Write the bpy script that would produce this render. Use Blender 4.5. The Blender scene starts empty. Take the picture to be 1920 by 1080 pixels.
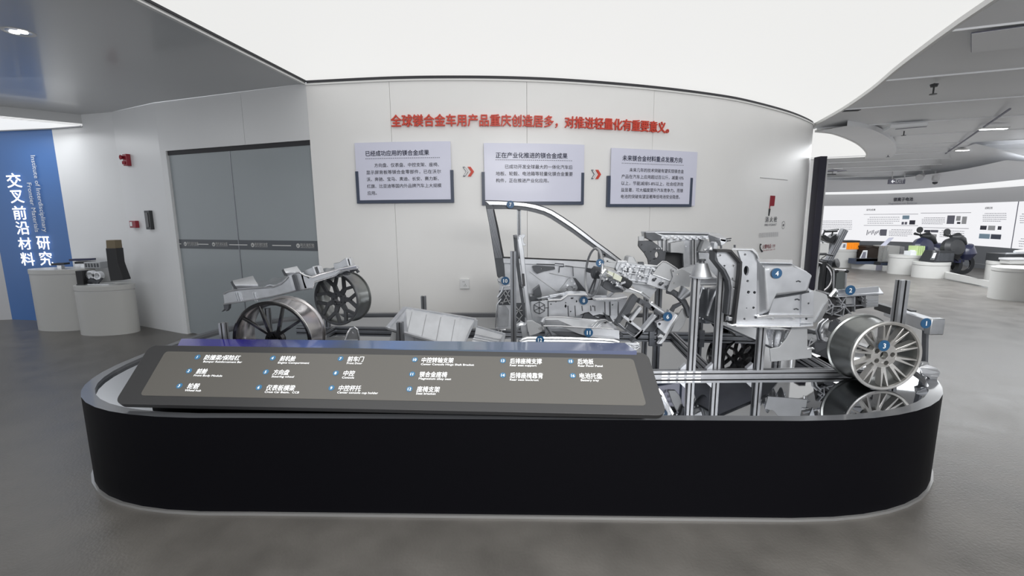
import bpy, math, random
from math import sin, cos, pi, radians as R
from mathutils import Vector as V, Matrix
from mathutils.geometry import tessellate_polygon
random.seed(7)
sc = bpy.context.scene
C = sc.collection

# ------------------------------------------------------------ camera
CAMZ, F = 1.5, 850.0
PITCH, ROLL = 0.155, -0.008
fw = V((0, cos(PITCH), -sin(PITCH)))
_u = V((0, sin(PITCH), cos(PITCH))); _r = V((1, 0, 0))
rt = _r * cos(ROLL) + _u * sin(ROLL)
up = _r * -sin(ROLL) + _u * cos(ROLL)
cam = bpy.data.cameras.new('camera'); cam.sensor_width = 36; cam.lens = 36 * F / 1920
cam.clip_start = 0.05; cam.clip_end = 100
co = bpy.data.objects.new('camera', cam); C.objects.link(co)
M = Matrix((rt, up, -fw)).transposed().to_4x4(); M.translation = V((0, 0, CAMZ))
co.matrix_world = M
sc.camera = co

# ------------------------------------------------------------ world, light, exposure
w = bpy.data.worlds.new('room_air'); sc.world = w; w.use_nodes = True
bg = w.node_tree.nodes['Background']
bg.inputs[0].default_value = (0.92, 0.95, 1.0, 1); bg.inputs[1].default_value = 0.95
sc.view_settings.view_transform = 'Standard'; sc.view_settings.look = 'None'
sc.view_settings.exposure = 0.0; sc.view_settings.gamma = 1.0
sc.view_settings.use_curve_mapping = False
CEIL_EMIT = 0.82
def area(loc, rot, sx, sy, p, col=(1, 1, 1), name='fill_light'):
    l = bpy.data.lights.new(name, 'AREA'); l.shape = 'RECTANGLE'; l.size = sx; l.size_y = sy
    l.energy = p; l.color = col
    o = bpy.data.objects.new(name, l); o.location = loc; o.rotation_euler = rot; C.objects.link(o)
    return o
def spot(loc, tgt, p, ang=70, col=(1, 1, 1)):
    l = bpy.data.lights.new('spot_light', 'SPOT'); l.energy = p; l.spot_size = R(ang); l.spot_blend = .8
    l.shadow_soft_size = .06; l.color = col
    o = bpy.data.objects.new('spot_light', l); o.location = loc
    o.rotation_euler = (V(tgt) - V(loc)).to_track_quat('-Z', 'Y').to_euler(); C.objects.link(o)
area((0.0, -2.0, 2.85), (0, 0, 0), 4.5, 3.0, 150, (1, .99, .97))  # unseen fill lamp added behind the camera
area((1.9, -1.2, 2.80), (R(62), 0, R(-8)), 3.2, 1.4, 165, (1, .99, .97))  # frontal fill lamp added to brighten the curved wall
area((9.5, 8.5, 2.80), (0, 0, R(-20)), 9.0, 2.0, 480, (.96, .98, 1))  # fill lamp added to brighten the gallery and its floor bounce
area((-6.6, 6.0, 2.70), (0, 0, 0), 1.2, .8, 9, (.96, .98, 1))  # small fill lamp added below the luminous strip
area((-5.4, 4.7, 2.88), (R(20), 0, 0), 1.4, .8, 9, (.96, .98, 1))  # fill lamp added under the grey ceiling for the left pedestals

# ------------------------------------------------------------ pixel helpers (1920x1080 reference frame)
def ray(px, py): return fw + rt * ((px - 960) / F) - up * ((py - 540) / F)
def P(px, py, Y):
    d = ray(px, py); t = Y / d.y
    return V((d.x * t, Y, CAMZ + d.z * t))
def Z(px, py, z):
    d = ray(px, py); t = (z - CAMZ) / d.z
    return V((d.x * t, d.y * t, z))
def Lh(px, py, a, b):
    """hit of the pixel ray with the vertical plane through a and b -> (distance along ab, z)"""
    d = ray(px, py); e = V((b[0] - a[0], b[1] - a[1])); 
    n = V((-e.y, e.x)); t = (n.x * a[0] + n.y * a[1]) / (n.x * d.x + n.y * d.y)
    x, y = d.x * t, d.y * t
    return ((V((x, y)) - V((a[0], a[1]))).dot(e.normalized()), CAMZ + d.z * t)
def ztop(p, py):
    """height over floor point p at which the vertical through p meets pixel row py"""
    lo, hi = -1.0, 6.0
    for _ in range(40):
        m = (lo + hi) / 2; q = V((p[0], p[1], m - CAMZ))
        y = 540 - F * q.dot(up) / q.dot(fw)
        if y > py: lo = m
        else: hi = m
    return lo

# ------------------------------------------------------------ materials
def mat(name, col, rough=.5, metal=0, var=0.0, scale=8, bump=0.0, bscale=60, emit=None, estr=1, coat=0, alpha=1, trans=0, spec=.5, stretch=None, rvar=0):
    m = bpy.data.materials.new(name); m.use_nodes = True
    nt = m.node_tree; b = nt.nodes['Principled BSDF']
    b.inputs['Base Color'].default_value = (*col, 1); b.inputs['Roughness'].default_value = rough
    b.inputs['Metallic'].default_value = metal; b.inputs['Coat Weight'].default_value = coat
    b.inputs['Coat Roughness'].default_value = .08; b.inputs['Specular IOR Level'].default_value = spec
    b.inputs['Alpha'].default_value = alpha; b.inputs['Transmission Weight'].default_value = trans
    if emit: 
        b.inputs['Emission Color'].default_value = (*emit, 1); b.inputs['Emission Strength'].default_value = estr
    tc = nt.nodes.new('ShaderNodeTexCoord'); mp = nt.nodes.new('ShaderNodeMapping')
    nt.links.new(tc.outputs['Object'], mp.inputs[0])
    if stretch: mp.inputs['Scale'].default_value = stretch
    if var or rvar:
        n = nt.nodes.new('ShaderNodeTexNoise'); n.inputs['Scale'].default_value = scale; n.inputs['Detail'].default_value = 6
        nt.links.new(mp.outputs[0], n.inputs['Vector'])
        cr = nt.nodes.new('ShaderNodeValToRGB'); cr.color_ramp.elements[0].position = .3; cr.color_ramp.elements[1].position = .7
        cr.color_ramp.elements[0].color = (*[c * (1 - var) for c in col], 1)
        cr.color_ramp.elements[1].color = (*[min(1, c * (1 + var)) for c in col], 1)
        nt.links.new(n.outputs['Fac'], cr.inputs[0])
        if var: nt.links.new(cr.outputs[0], b.inputs['Base Color'])
        if rvar:
            mr = nt.nodes.new('ShaderNodeMapRange'); mr.inputs['To Min'].default_value = max(0.02, rough - rvar); mr.inputs['To Max'].default_value = rough + rvar
            nt.links.new(n.outputs['Fac'], mr.inputs[0]); nt.links.new(mr.outputs[0], b.inputs['Roughness'])
    if bump:
        n2 = nt.nodes.new('ShaderNodeTexNoise'); n2.inputs['Scale'].default_value = bscale; n2.inputs['Detail'].default_value = 3
        nt.links.new(mp.outputs[0], n2.inputs['Vector'])
        bp = nt.nodes.new('ShaderNodeBump'); bp.inputs['Strength'].default_value = bump; bp.inputs['Distance'].default_value = .01
        nt.links.new(n2.outputs['Fac'], bp.inputs['Height']); nt.links.new(bp.outputs[0], b.inputs['Normal'])
    return m
m_wall = mat('wall_laminate', (.85, .845, .835), .35, var=.015, scale=1.5, spec=.4)
m_wallL = mat('wall_paint_cool', (.78, .79, .80), .35, var=.01, scale=1.5)
m_floor = mat('sealed_concrete', (.132, .125, .116), .36, var=.22, scale=3.2, bump=.12, bscale=70, rvar=.10)
m_glow = mat('luminous_ceiling', (.05, .05, .05), .6, emit=(1, 1, .985), estr=CEIL_EMIT)
m_glowR = mat('luminous_ceiling_cool', (.05, .05, .05), .6, emit=(.98, .99, 1), estr=.88)
m_ceil = mat('satin_grey_ceiling', (.50, .51, .52), .28, var=.02, scale=1, coat=.25)
m_ceilR = mat('painted_metal_ceiling', (.80, .81, .83), .42, var=.02, scale=1)
m_trimm = mat('ceiling_trim', (.72, .72, .71), .4)
m_gap = mat('dark_gap', (.04, .04, .045), .7)
m_black = mat('black_satin_panel', (.003, .003, .0045), .5, spec=.08, rvar=.04, scale=5)
m_rim = mat('rim_grey', (.10, .105, .115), .3, coat=.3)
m_mirror = mat('black_mirror_top', (.41, .42, .44), .02, metal=1, rvar=.01, scale=3)
m_base = mat('aluminium_plinth_line', (.42, .42, .42), .35, metal=.6)
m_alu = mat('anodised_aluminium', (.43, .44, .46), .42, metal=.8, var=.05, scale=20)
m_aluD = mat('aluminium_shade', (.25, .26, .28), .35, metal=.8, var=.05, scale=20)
m_slot = mat('slot_shade', (.05, .05, .055), .5, metal=.3)  # dark colour stands in for the shade inside slots and grooves
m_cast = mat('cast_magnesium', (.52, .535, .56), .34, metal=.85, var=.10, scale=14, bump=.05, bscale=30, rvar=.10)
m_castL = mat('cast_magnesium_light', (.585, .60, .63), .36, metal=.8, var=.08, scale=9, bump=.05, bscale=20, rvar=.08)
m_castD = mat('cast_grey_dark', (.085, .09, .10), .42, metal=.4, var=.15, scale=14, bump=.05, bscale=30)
m_shin = mat('bright_sheet', (.80, .81, .83), .24, metal=.9, var=.04, scale=6, bump=.06, bscale=14)
m_plate = mat('matt_sheet', (.42, .43, .445), .5, metal=.5, var=.05, scale=12)
m_rubber = mat('black_seal', (.02, .02, .022), .5)
m_blackw = mat('gloss_black_wheel', (.010, .010, .011), .2, coat=.6)
m_greyw = mat('dark_grey_wheel', (.085, .088, .095), .4, metal=.4)
m_wheel = mat('brushed_wheel', (.64, .63, .61), .38, metal=.85, var=.12, scale=10, bump=.1, bscale=60)
m_barrel = mat('wheel_barrel', (.25, .26, .255), .3, metal=.85, var=.15, scale=8)
m_barrelp = mat('wheel_barrel_polished', (.52, .50, .50), .22, metal=.95)
m_badge = mat('navy_badge', (.018, .085, .19), .35, coat=.3)
m_white = mat('white_print', (.82, .84, .86), .5)
m_whiteE = mat('screen_white', (.8, .8, .8), .5, emit=(.95, .97, 1), estr=.75)
m_screen = mat('screen_glass', (.12, .115, .105), .22, coat=.3, emit=(.5, .48, .45), estr=.06)
m_bezel = mat('screen_bezel', (.060, .060, .062), .32, coat=.25)
m_bezelS = mat('screen_edge_black', (.008, .008, .01), .4)
m_sbadge = mat('screen_badge', (.04, .12, .22), .4, emit=(.08, .30, .55), estr=.35)
m_red = mat('red_lettering', (.62, .055, .028), .45)
m_redS = mat('red_lettering_side', (.20, .03, .02), .5)
m_navy = mat('navy_ink', (.030, .035, .085), .5)
m_ink = mat('dark_ink', (.055, .055, .08), .55)
m_board = mat('lilac_acrylic_board', (.70, .71, .84), .35, coat=.1, var=.02, scale=2)
m_frame = mat('slate_frame', (.050, .065, .105), .35)
m_glass = mat('frosted_glass_grey', (.30, .335, .355), .32, coat=.3, var=.03, scale=1)
m_band = mat('door_band', (.085, .095, .11), .4)
m_blue = mat('blue_backdrop', (.055, .165, .44), .4, var=.03, scale=1)
m_ped = mat('pedestal_white', (.54, .54, .525), .35, var=.01, scale=2)
m_redp = mat('alarm_red', (.30, .015, .03), .35)
m_dark = mat('dark_plastic', (.03, .032, .035), .4)
m_darkb = mat('dark_blue_paint', (.035, .04, .09), .3, coat=.4)
m_totem = mat('dark_violet_screen', (.018, .016, .032), .35)
m_steel = mat('chrome', (.8, .8, .82), .12, metal=1)
m_lbox = mat('lightbox_face', (.1, .1, .1), .5, emit=(.97, .97, 1), estr=.86)
m_lband = mat('grey_band', (.58, .58, .59), .5)
m_wains = mat('grey_wainscot', (.19, .20, .215), .5)
m_print = mat('print_grey', (.22, .22, .27), .6)
m_fine = mat('fine_print', (.42, .42, .47), .6)
m_pblue = mat('print_blue', (.35, .50, .62), .5)
m_orange = mat('orange_plastic', (.95, .32, .02), .35, emit=(1, .35, .03), estr=.15)  # faint glow added to the plastic, which is no lamp
m_green = mat('pale_green', (.62, .78, .38), .4)
m_brown = mat('brown_cloth', (.035, .025, .02), .7)
m_acr = mat('clear_acrylic', (.9, .92, .92), .03, trans=.92, alpha=.35)
m_pole = mat('metal_case', (.22, .24, .24), .35, metal=.5)
m_lamp = mat('lamp_lens', (.9, .9, .9), .3, emit=(1, 1, 1), estr=9)
m_cream = mat('cream_plastic', (.60, .62, .52), .45)
m_brass = mat('cast_brass', (.20, .16, .10), .5, metal=.3)
def housing_mat():  # blue and violet reflections painted as a colour gradient along the ledge
    m = mat('ledge_reflection_paint', (.2, .25, .4), .16, coat=.6)
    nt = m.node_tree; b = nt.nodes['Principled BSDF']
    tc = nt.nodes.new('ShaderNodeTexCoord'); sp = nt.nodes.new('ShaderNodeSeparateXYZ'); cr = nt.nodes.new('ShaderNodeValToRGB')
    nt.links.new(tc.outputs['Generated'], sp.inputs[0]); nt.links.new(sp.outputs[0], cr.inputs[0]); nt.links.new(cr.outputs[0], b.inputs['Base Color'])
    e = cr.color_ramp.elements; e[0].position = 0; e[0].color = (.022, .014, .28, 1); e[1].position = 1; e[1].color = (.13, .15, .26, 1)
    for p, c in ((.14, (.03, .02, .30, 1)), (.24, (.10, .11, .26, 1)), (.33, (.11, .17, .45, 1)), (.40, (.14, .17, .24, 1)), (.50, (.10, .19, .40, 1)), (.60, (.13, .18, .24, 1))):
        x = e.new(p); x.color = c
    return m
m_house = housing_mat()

# ------------------------------------------------------------ mesh builder
class MB:
    def __init__(s): s.v = []; s.f = []; s.d = set()
    def add(s, vs, fs):
        n = len(s.v); s.v += [V(a) for a in vs]; s.f += [tuple(i + n for i in f) for f in fs]; return s
    def box(s, lo, hi):
        (a, b, c), (d, e, f) = lo, hi
        return s.add([(a, b, c), (d, b, c), (d, e, c), (a, e, c), (a, b, f), (d, b, f), (d, e, f), (a, e, f)],
                     [(0, 3, 2, 1), (4, 5, 6, 7), (0, 1, 5, 4), (1, 2, 6, 5), (2, 3, 7, 6), (3, 0, 4, 7)])
    def bar(s, p0, p1, wd, ht, upv=(0, 0, 1), poly=None):
        p0, p1 = V(p0), V(p1); a = (p1 - p0).normalized(); u = V(upv)
        sd = a.cross(u)
        if sd.length < 1e-4: sd = a.cross(V((0, 1, 0)))
        sd.normalize(); u = sd.cross(a).normalized()
        pl = poly or [(-.5, -.5), (.5, -.5), (.5, .5), (-.5, .5)]
        n = len(pl)
        vs = [p0 + sd * x * wd + u * y * ht for x, y in pl] + [p1 + sd * x * wd + u * y * ht for x, y in pl]
        fs = [(i, (i + 1) % n, n + (i + 1) % n, n + i) for i in range(n)]
        if n <= 4: fs += [tuple(range(n))[::-1], tuple(range(n, 2 * n))]
        else:
            t = tessellate_polygon([[V((x, y, 0)) for x, y in pl]])
            fs += [tuple(q)[::-1] for q in t] + [tuple(i + n for i in q) for q in t]
        return s.add(vs, fs)
    def alu(s, p0, p1, wd=.04, ht=.04, upv=(0, 0, 1)):
        g = .11 ; d = .22; nx = max(1, round(wd / .04)); ny = max(1, round(ht / .04))
        pl = []
        def side(ax, ay, bx, by, n, nxv, nyv):
            L = 1.0
            for k in range(n):
                c = (k + .5) / n; 
                for t, dd in ((c - g / n, 0), (c - g / n, d / n), (c + g / n, d / n), (c + g / n, 0)):
                    pl.append((ax + (bx - ax) * t - nxv * dd * (1 if nxv else 0), ay + (by - ay) * t - nyv * dd))
        pl.append((-.5, -.5)); side(-.5, -.5, .5, -.5, nx, 0, -1)
        pl.append((.5, -.5)); side(.5, -.5, .5, .5, ny, 1, 0)
        pl.append((.5, .5)); side(.5, .5, -.5, .5, nx, 0, 1)
        pl.append((-.5, .5)); side(-.5, .5, -.5, -.5, ny, -1, 0)
        n0 = len(s.f); s.bar(p0, p1, wd, ht, upv, pl)
        edge = lambda a: abs(a[0]) > .499 or abs(a[1]) > .499
        for i in range(len(pl)):
            a, b = pl[i], pl[(i + 1) % len(pl)]
            if not (edge(a) and edge(b)) : s.d.add(n0 + i)
        return s
    def tube(s, pts, r, n=8, cap=True):
        pts = [V(p) for p in pts]; rs = r if isinstance(r, (list, tuple)) else [r] * len(pts)
        rings = []; ref = None
        for i, p in enumerate(pts):
            t = (pts[min(i + 1, len(pts) - 1)] - pts[max(i - 1, 0)]).normalized()
            if ref is None: ref = t.orthogonal().normalized()
            ref = (ref - t * ref.dot(t)).normalized(); b = t.cross(ref)
            rings.append([p + (ref * cos(2 * pi * k / n) + b * sin(2 * pi * k / n)) * rs[i] for k in range(n)])
        vs = [q for rg in rings for q in rg]; fs = []
        for i in range(len(pts) - 1):
            for k in range(n):
                a, b2 = i * n + k, i * n + (k + 1) % n
                fs.append((a, b2, b2 + n, a + n))
        if cap: fs += [tuple(range(n))[::-1], tuple(range((len(pts) - 1) * n, len(pts) * n))]
        return s.add(vs, fs)
    def lathe(s, prof, c, axis=(0, 0, 1), n=48, closed=False):
        c = V(c); a = V(axis).normalized(); u = a.orthogonal().normalized(); b = a.cross(u); m = len(prof)
        vs = [c + a * h + (u * cos(2 * pi * k / n) + b * sin(2 * pi * k / n)) * r for k in range(n) for r, h in prof]
        fs = []
        for k in range(n):
            for i in range(m if closed else m - 1):
                j = (i + 1) % m; k2 = (k + 1) % n
                fs.append((k * m + i, k2 * m + i, k2 * m + j, k * m + j))
        return s.add(vs, fs)
    def prism(s, pts, d, holes=()):
        """front polygon pts (3D) pushed along vector d, with holes"""
        d = V(d); loops = [[V(p) for p in pts]] + [[V(p) for p in h] for h in holes]
        flat = [p for l in loops for p in l]; n = len(flat)
        tri = tessellate_polygon(loops); vs = flat + [p + d for p in flat]; fs = []
        nm = V((0, 0, 0))
        l = loops[0]
        for i in range(len(l)): nm += l[i].cross(l[(i + 1) % len(l)])
        for t in tri:
            a, b, c = (flat[i] for i in t); q = (b - a).cross(c - a)
            t = tuple(t) if q.dot(d) < 0 else tuple(t)[::-1]
            fs.append(t); fs.append(tuple(i + n for i in t)[::-1])
        o = 0
        for li, l in enumerate(loops):
            k = len(l); area = V((0, 0, 0))
            for i in range(k): area += l[i].cross(l[(i + 1) % k])
            fl = (area.dot(d) > 0) ^ (li > 0)
            for i in range(k):
                a, b = o + i, o + (i + 1) % k
                fs.append((a, b, b + n, a + n) if fl else (b, a, a + n, b + n))
            o += k
        return s.add(vs, fs)
    def patch(s, fn, nu, nv, th=None):
        """surface fn(u,v)->V, optionally thickened along vector th"""
        vs = [fn(i / nu, j / nv) for i in range(nu + 1) for j in range(nv + 1)]; m = nv + 1
        fs = [(i * m + j, (i + 1) * m + j, (i + 1) * m + j + 1, i * m + j + 1) for i in range(nu) for j in range(nv)]
        if th is None: return s.add(vs, fs)
        th = V(th); N = len(vs)
        ed = [i * m for i in range(nu + 1)] + [nu * m + j for j in range(1, nv + 1)] + [i * m + nv for i in range(nu - 1, -1, -1)] + [j for j in range(nv - 1, 0, -1)]
        f2 = [tuple(i + N for i in f)[::-1] for f in fs]
        f3 = [(ed[k], ed[(k + 1) % len(ed)], ed[(k + 1) % len(ed)] + N, ed[k] + N) for k in range(len(ed))]
        return s.add(vs + [q + th for q in vs], fs + f2 + f3)
    def disc(s, c, nrm, r, th=.004, n=24, sx=1):
        c = V(c); a = V(nrm).normalized(); u = a.cross(V((0, 0, 1)))
        u = u.normalized() if u.length > 1e-3 else V((1, 0, 0)); b = u.cross(a)
        vs = []
        for h in (0, th): vs += [c + a * h + (u * cos(2 * pi * k / n) * sx + b * sin(2 * pi * k / n)) * r for k in range(n)]
        fs = [tuple(range(n)), tuple(range(n, 2 * n))[::-1]] + [(k, (k + 1) % n, n + (k + 1) % n, n + k) for k in range(n)]
        return s.add(vs, fs)

def origin_of(o):
    p = V((0, 0, 0))
    while o is not None: p = p + o.location; o = o.parent
    return p
def obj(name, mb, m, parent=None, bev=0, loc=None, ang=32):
    off = origin_of(parent) if parent else (V(loc) if loc is not None else base_of(mb.v))
    me = bpy.data.meshes.new(name)
    me.from_pydata([tuple(q - off) for q in mb.v], [], mb.f)
    me.materials.append(m)
    if mb.d:
        me.materials.append(m_slot)
        for i in mb.d: me.polygons[i].material_index = 1
    me.validate()
    import bmesh
    bm = bmesh.new(); bm.from_mesh(me); bmesh.ops.recalc_face_normals(bm, faces=bm.faces); bm.to_mesh(me); bm.free()
    me.polygons.foreach_set('use_smooth', [True] * len(me.polygons))
    me.set_sharp_from_angle(angle=R(ang))
    o = bpy.data.objects.new(name, me); C.objects.link(o)
    if parent: o.parent = parent
    else: o.location = off
    if bev:
        b = o.modifiers.new('edge', 'BEVEL'); b.width = bev; b.segments = 2; b.limit_method = 'ANGLE'; b.angle_limit = R(40)
    return o
def base_of(vs):
    return V(((min(q.x for q in vs) + max(q.x for q in vs)) / 2, (min(q.y for q in vs) + max(q.y for q in vs)) / 2, min(q.z for q in vs)))
def thing(name, label, cat, loc, group=None):
    o = bpy.data.objects.new(name, None); o.empty_display_size = .1; C.objects.link(o); o.location = loc
    o['label'] = label; o['category'] = cat
    if group: o['group'] = group
    return o
def tag(o, label, cat, group=None):
    o['label'] = label; o['category'] = cat
    if group: o['group'] = group
    return o
def struct(name, mb, m, parent=None, bev=0):
    o = obj(name, mb, m, parent, bev, loc=(0, 0, 0) if not parent else None)
    if not parent: o['kind'] = 'structure'
    return o
def lab(o, t): o['label'] = t; return o

# ------------------------------------------------------------ text (flat shapes turned to mesh and laid on a surface)
_tc = {}
def text_geo(s, size, ext=0.0, bold=0.0, align='LEFT', spacing=1.0, res=2):
    cu = bpy.data.curves.new('t', 'FONT'); cu.body = s; cu.size = size; cu.extrude = ext; cu.offset = 0
    cu.align_x = align; cu.space_character = spacing; cu.resolution_u = res; cu.fill_mode = 'BOTH' if ext else 'FRONT'
    o = bpy.data.objects.new('t', cu); C.objects.link(o)
    dg = bpy.context.evaluated_depsgraph_get(); e = o.evaluated_get(dg); me = e.to_mesh()
    vs = [v.co.copy() for v in me.vertices]; fs = [tuple(p.vertices) for p in me.polygons]
    if bold:
        n = len(vs); v0 = list(vs); f0 = list(fs)
        for k, (dx, dy) in enumerate(((bold, 0), (-bold, 0), (0, bold), (0, -bold))):
            vs += [V((q.x + dx, q.y + dy, q.z + (k + 1) * size * 2e-4)) for q in v0]; fs += [tuple(i + n * (k + 1) for i in f) for f in f0]
    e.to_mesh_clear(); bpy.data.objects.remove(o); bpy.data.curves.remove(cu)
    return vs, fs
def fit(vs, wd):
    x0 = min(v.x for v in vs); x1 = max(v.x for v in vs); k = wd / (x1 - x0)
    return [V(((v.x - x0) * k, v.y, v.z)) for v in vs]
def text_obj(name, s, size, m, parent, mapf, wd=None, **kw):
    vs, fs = text_geo(s, size, **kw)
    if wd: vs = fit(vs, wd)
    mb = MB(); mb.v = [mapf(v.x, v.y, v.z) for v in vs]; mb.f = fs
    me = bpy.data.meshes.new(name); off = origin_of(parent)
    me.from_pydata([tuple(q - off) for q in mb.v], [], mb.f); me.materials.append(m)
    o = bpy.data.objects.new(name, me); C.objects.link(o); o.parent = parent
    return o
def flatmap(o, xd, yd, eps=.003):
    o, xd, yd = V(o), V(xd).normalized(), V(yd).normalized(); n = xd.cross(yd)
    return lambda x, y, z: o + xd * x + yd * y + n * (z + eps)
def badge(parent, c, r, num, nrm=(0, -1, 0)):
    b = obj('number_badge', MB().disc(c, nrm, r, .004), m_badge, parent)
    b['label'] = 'round navy badge numbered ' + num
    nv = V(nrm).normalized(); xd = V((0, 0, 1)).cross(nv).normalized(); yd = nv.cross(xd)
    vs, fs = text_geo(num, r * 1.25, bold=r * .03)
    cx = (min(v.x for v in vs) + max(v.x for v in vs)) / 2; cy = (min(v.y for v in vs) + max(v.y for v in vs)) / 2
    mb = MB(); mb.v = [V(c) + nv * (.006 + v.z * 2) + xd * (v.x - cx) + yd * (v.y - cy) for v in vs]; mb.f = fs
    me = bpy.data.meshes.new('numeral'); off = origin_of(b); me.from_pydata([tuple(q - off) for q in mb.v], [], mb.f); me.materials.append(m_white)
    o = bpy.data.objects.new('numeral', me); C.objects.link(o); o.parent = b
def PB(parent, px, py, Y, num, rp=9.5): badge(parent, P(px, py, Y), rp * Y / F, num)
def pp(pts, Y): return [P(a, b, Y) for a, b in pts]
def circ(px, py, Y, rp, ryp=None, n=12):
    ryp = ryp or rp
    return [P(px + rp * cos(2 * pi * k / n), py + ryp * sin(2 * pi * k / n), Y) for k in range(n)]

# ============================================================ STRUCTURE
CZ = 2.93
# main curved wall, sampled
_w = [(-2.19, 5.13), (-1.235, 5.01), (-.48, 5.0), (.187, 5.06), (.825, 5.19), (1.616, 5.43), (2.386, 5.74), (3.01, 6.07), (3.96, 6.74), (4.7, 7.4), (4.96, 7.74)]
def catmull(pts, n=8):
    out = []
    for i in range(len(pts) - 1):
        p0 = V(pts[max(i - 1, 0)]); p1 = V(pts[i]); p2 = V(pts[i + 1]); p3 = V(pts[min(i + 2, len(pts) - 1)])
        for k in range(n):
            t = k / n
            out.append(.5 * ((2 * p1) + (p2 - p0) * t + (2 * p0 - 5 * p1 + 4 * p2 - p3) * t * t + (3 * p1 - p0 - 3 * p2 + p3) * t ** 3))
    out.append(V(pts[-1])); return out
WC = catmull(_w, 8)
WS = [0]
for i in range(1, len(WC)): WS.append(WS[-1] + (WC[i] - WC[i - 1]).length)
def wpos(s):
    s = max(0, min(WS[-1] - 1e-6, s))
    for i in range(len(WS) - 1):
        if WS[i + 1] >= s: break
    t = (s - WS[i]) / (WS[i + 1] - WS[i]); p = WC[i].lerp(WC[i + 1], t)
    a = (WC[min(i + 2, len(WC) - 1)] - WC[max(i - 1, 0)]).normalized()
    return p, V((a.y, -a.x))
def whit(px, py):
    d = ray(px, py)
    for i in range(len(WC) - 1):
        a, b = WC[i], WC[i + 1]; e = b - a
        det = d.x * (-e.y) + d.y * e.x
        if abs(det) < 1e-9: continue
        t = (a.x * (-e.y) + a.y * e.x) / det; q = V((d.x * t, d.y * t)); k = (q - a).dot(e) / e.length_squared
        if -1e-6 <= k <= 1.000001 and t > 0: return WS[i] + k * e.length, CAMZ + d.z * t
    raise ValueError((px, py))
def wmap(s, z, off=0):
    p, n = wpos(s); return V((p.x + n.x * off, p.y + n.y * off, z))
def wpatch(s0, s1, z0, z1, off, th, n=None):
    n = n or max(1, int((s1 - s0) / .12) + 1); mb = MB()
    vs = []; 
    for i in range(n + 1):
        s = s0 + (s1 - s0) * i / n
        vs += [wmap(s, z0, off), wmap(s, z1, off), wmap(s, z1, off + th), wmap(s, z0, off + th)]
    fs = []
    for i in range(n):
        for k in range(4):
            a, b = i * 4 + k, i * 4 + (k + 1) % 4; fs.append((a, b, b + 4, a + 4))
    fs += [(0, 1, 2, 3), (n * 4 + 3, n * 4 + 2, n * 4 + 1, n * 4)]
    return mb.add(vs, fs)
# floor
struct('floor', MB().box((-14, -6, -.1), (24, 24, 0)), m_floor)
# the back wall of joined panels with recessed seams
wb = MB()
for i in range(len(WC) - 1):
    a, b = WC[i], WC[i + 1]
    wb.add([(a.x, a.y + .02, 0), (b.x, b.y + .02, 0), (b.x, b.y + .02, CZ + .05), (a.x, a.y + .02, CZ + .05)], [(0, 1, 2, 3)])
wall_back = struct('wall_back', wb, m_gap)
seams = [0] + [whit(x, 250)[0] for x in (734, 988, 1224)] + [WS[-1]]
for a, b in zip(seams[:-1], seams[1:]):
    obj('panel', wpatch(a + .0018, b - .0018, 0.0, CZ - .01, 0, -.015), m_wall, wall_back)
obj('top_trim', wpatch(0, WS[-1], CZ - .022, CZ - .004, .004, .012), m_trimm, wall_back)
# rounded end of the wall turning away
we = MB(); arc = [V((4.96, 7.74)) + V((.22 * sin(t), .22 - .22 * cos(t))) * 1.0 for t in [k * pi / 12 for k in range(11)]]
arc = [V((4.96, 7.74)), V((5.03, 7.86)), V((5.06, 8.0)), V((5.03, 8.14)), V((4.94, 8.24)), V((4.5, 8.3)), V((2.0, 8.3))]
for a, b in zip(arc[:-1], arc[1:]): we.add([(a.x, a.y, 0), (b.x, b.y, 0), (b.x, b.y, CZ), (a.x, a.y, CZ)], [(0, 1, 2, 3)])
struct('wall_end', we, m_wall)
# door wall + doors
D0, D1 = V((-4.31, 5.86)), V((-2.19, 5.13)); DD = (D1 - D0).normalized(); DN = V((DD.y, -DD.x)); DL = (D1 - D0).length
def dmap(s, z, off=0): return V((D0.x + DD.x * s + DN.x * off, D0.y + DD.y * s + DN.y * off, z))
def dbox(s0, s1, z0, z1, o0, o1):
    vs = [dmap(s, z, o) for o in (o0, o1) for z in (z0, z1) for s in (s0, s1)]
    return MB().add(vs, [(0, 1, 3, 2), (4, 6, 7, 5), (0, 4, 5, 1), (2, 3, 7, 6), (0, 2, 6, 4), (1, 5, 7, 3)])
ss = Lh(455, 220, D0, D1)[0]
lint = struct('wall_left', dbox(-.10, DL + .02, 0, .001, -.4, -.2), m_wallL)
obj('panel', dbox(-.10, ss - .003, 2.35, CZ, -.2, 0), m_wallL, lint)
obj('panel', dbox(ss + .003, DL + .0, 2.35, CZ, -.2, 0), m_wallL, lint)
C1 = V((-6.432, 6.627)); C2 = V((-5.334, 6.354)); C3 = V(dmap(-.098, 0, .001)[:2])
lw = MB()
for a, b in ((C1, C2), (C2, C3)): lw.add([(a.x, a.y, 0), (b.x, b.y, 0), (b.x, b.y, CZ), (a.x, a.y, CZ)], [(0, 1, 2, 3)])
j0 = dmap(-.0, 0, 0); j1 = dmap(0, 0, -.12)
obj('plaster_face', lw, m_wallL, lint)
obj('door_jamb', MB().add([(C3.x, C3.y, 0), (j0.x, j0.y, 0), (j0.x, j0.y, 2.35), (C3.x, C3.y, 2.35), (j1.x, j1.y, 0), (j1.x, j1.y, 2.35)], [(0, 1, 2, 3), (1, 4, 5, 2)]), m_wallL, lint)
sd = Lh(434, 360, D0, D1)[0]
z_b0 = Lh(592, 471, D0, D1)[1]; z_b1 = Lh(592, 452, D0, D1)[1]
door = struct('door_1', dbox(0, DL, 2.30, 2.35, -.12, -.02), m_gap)
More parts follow.
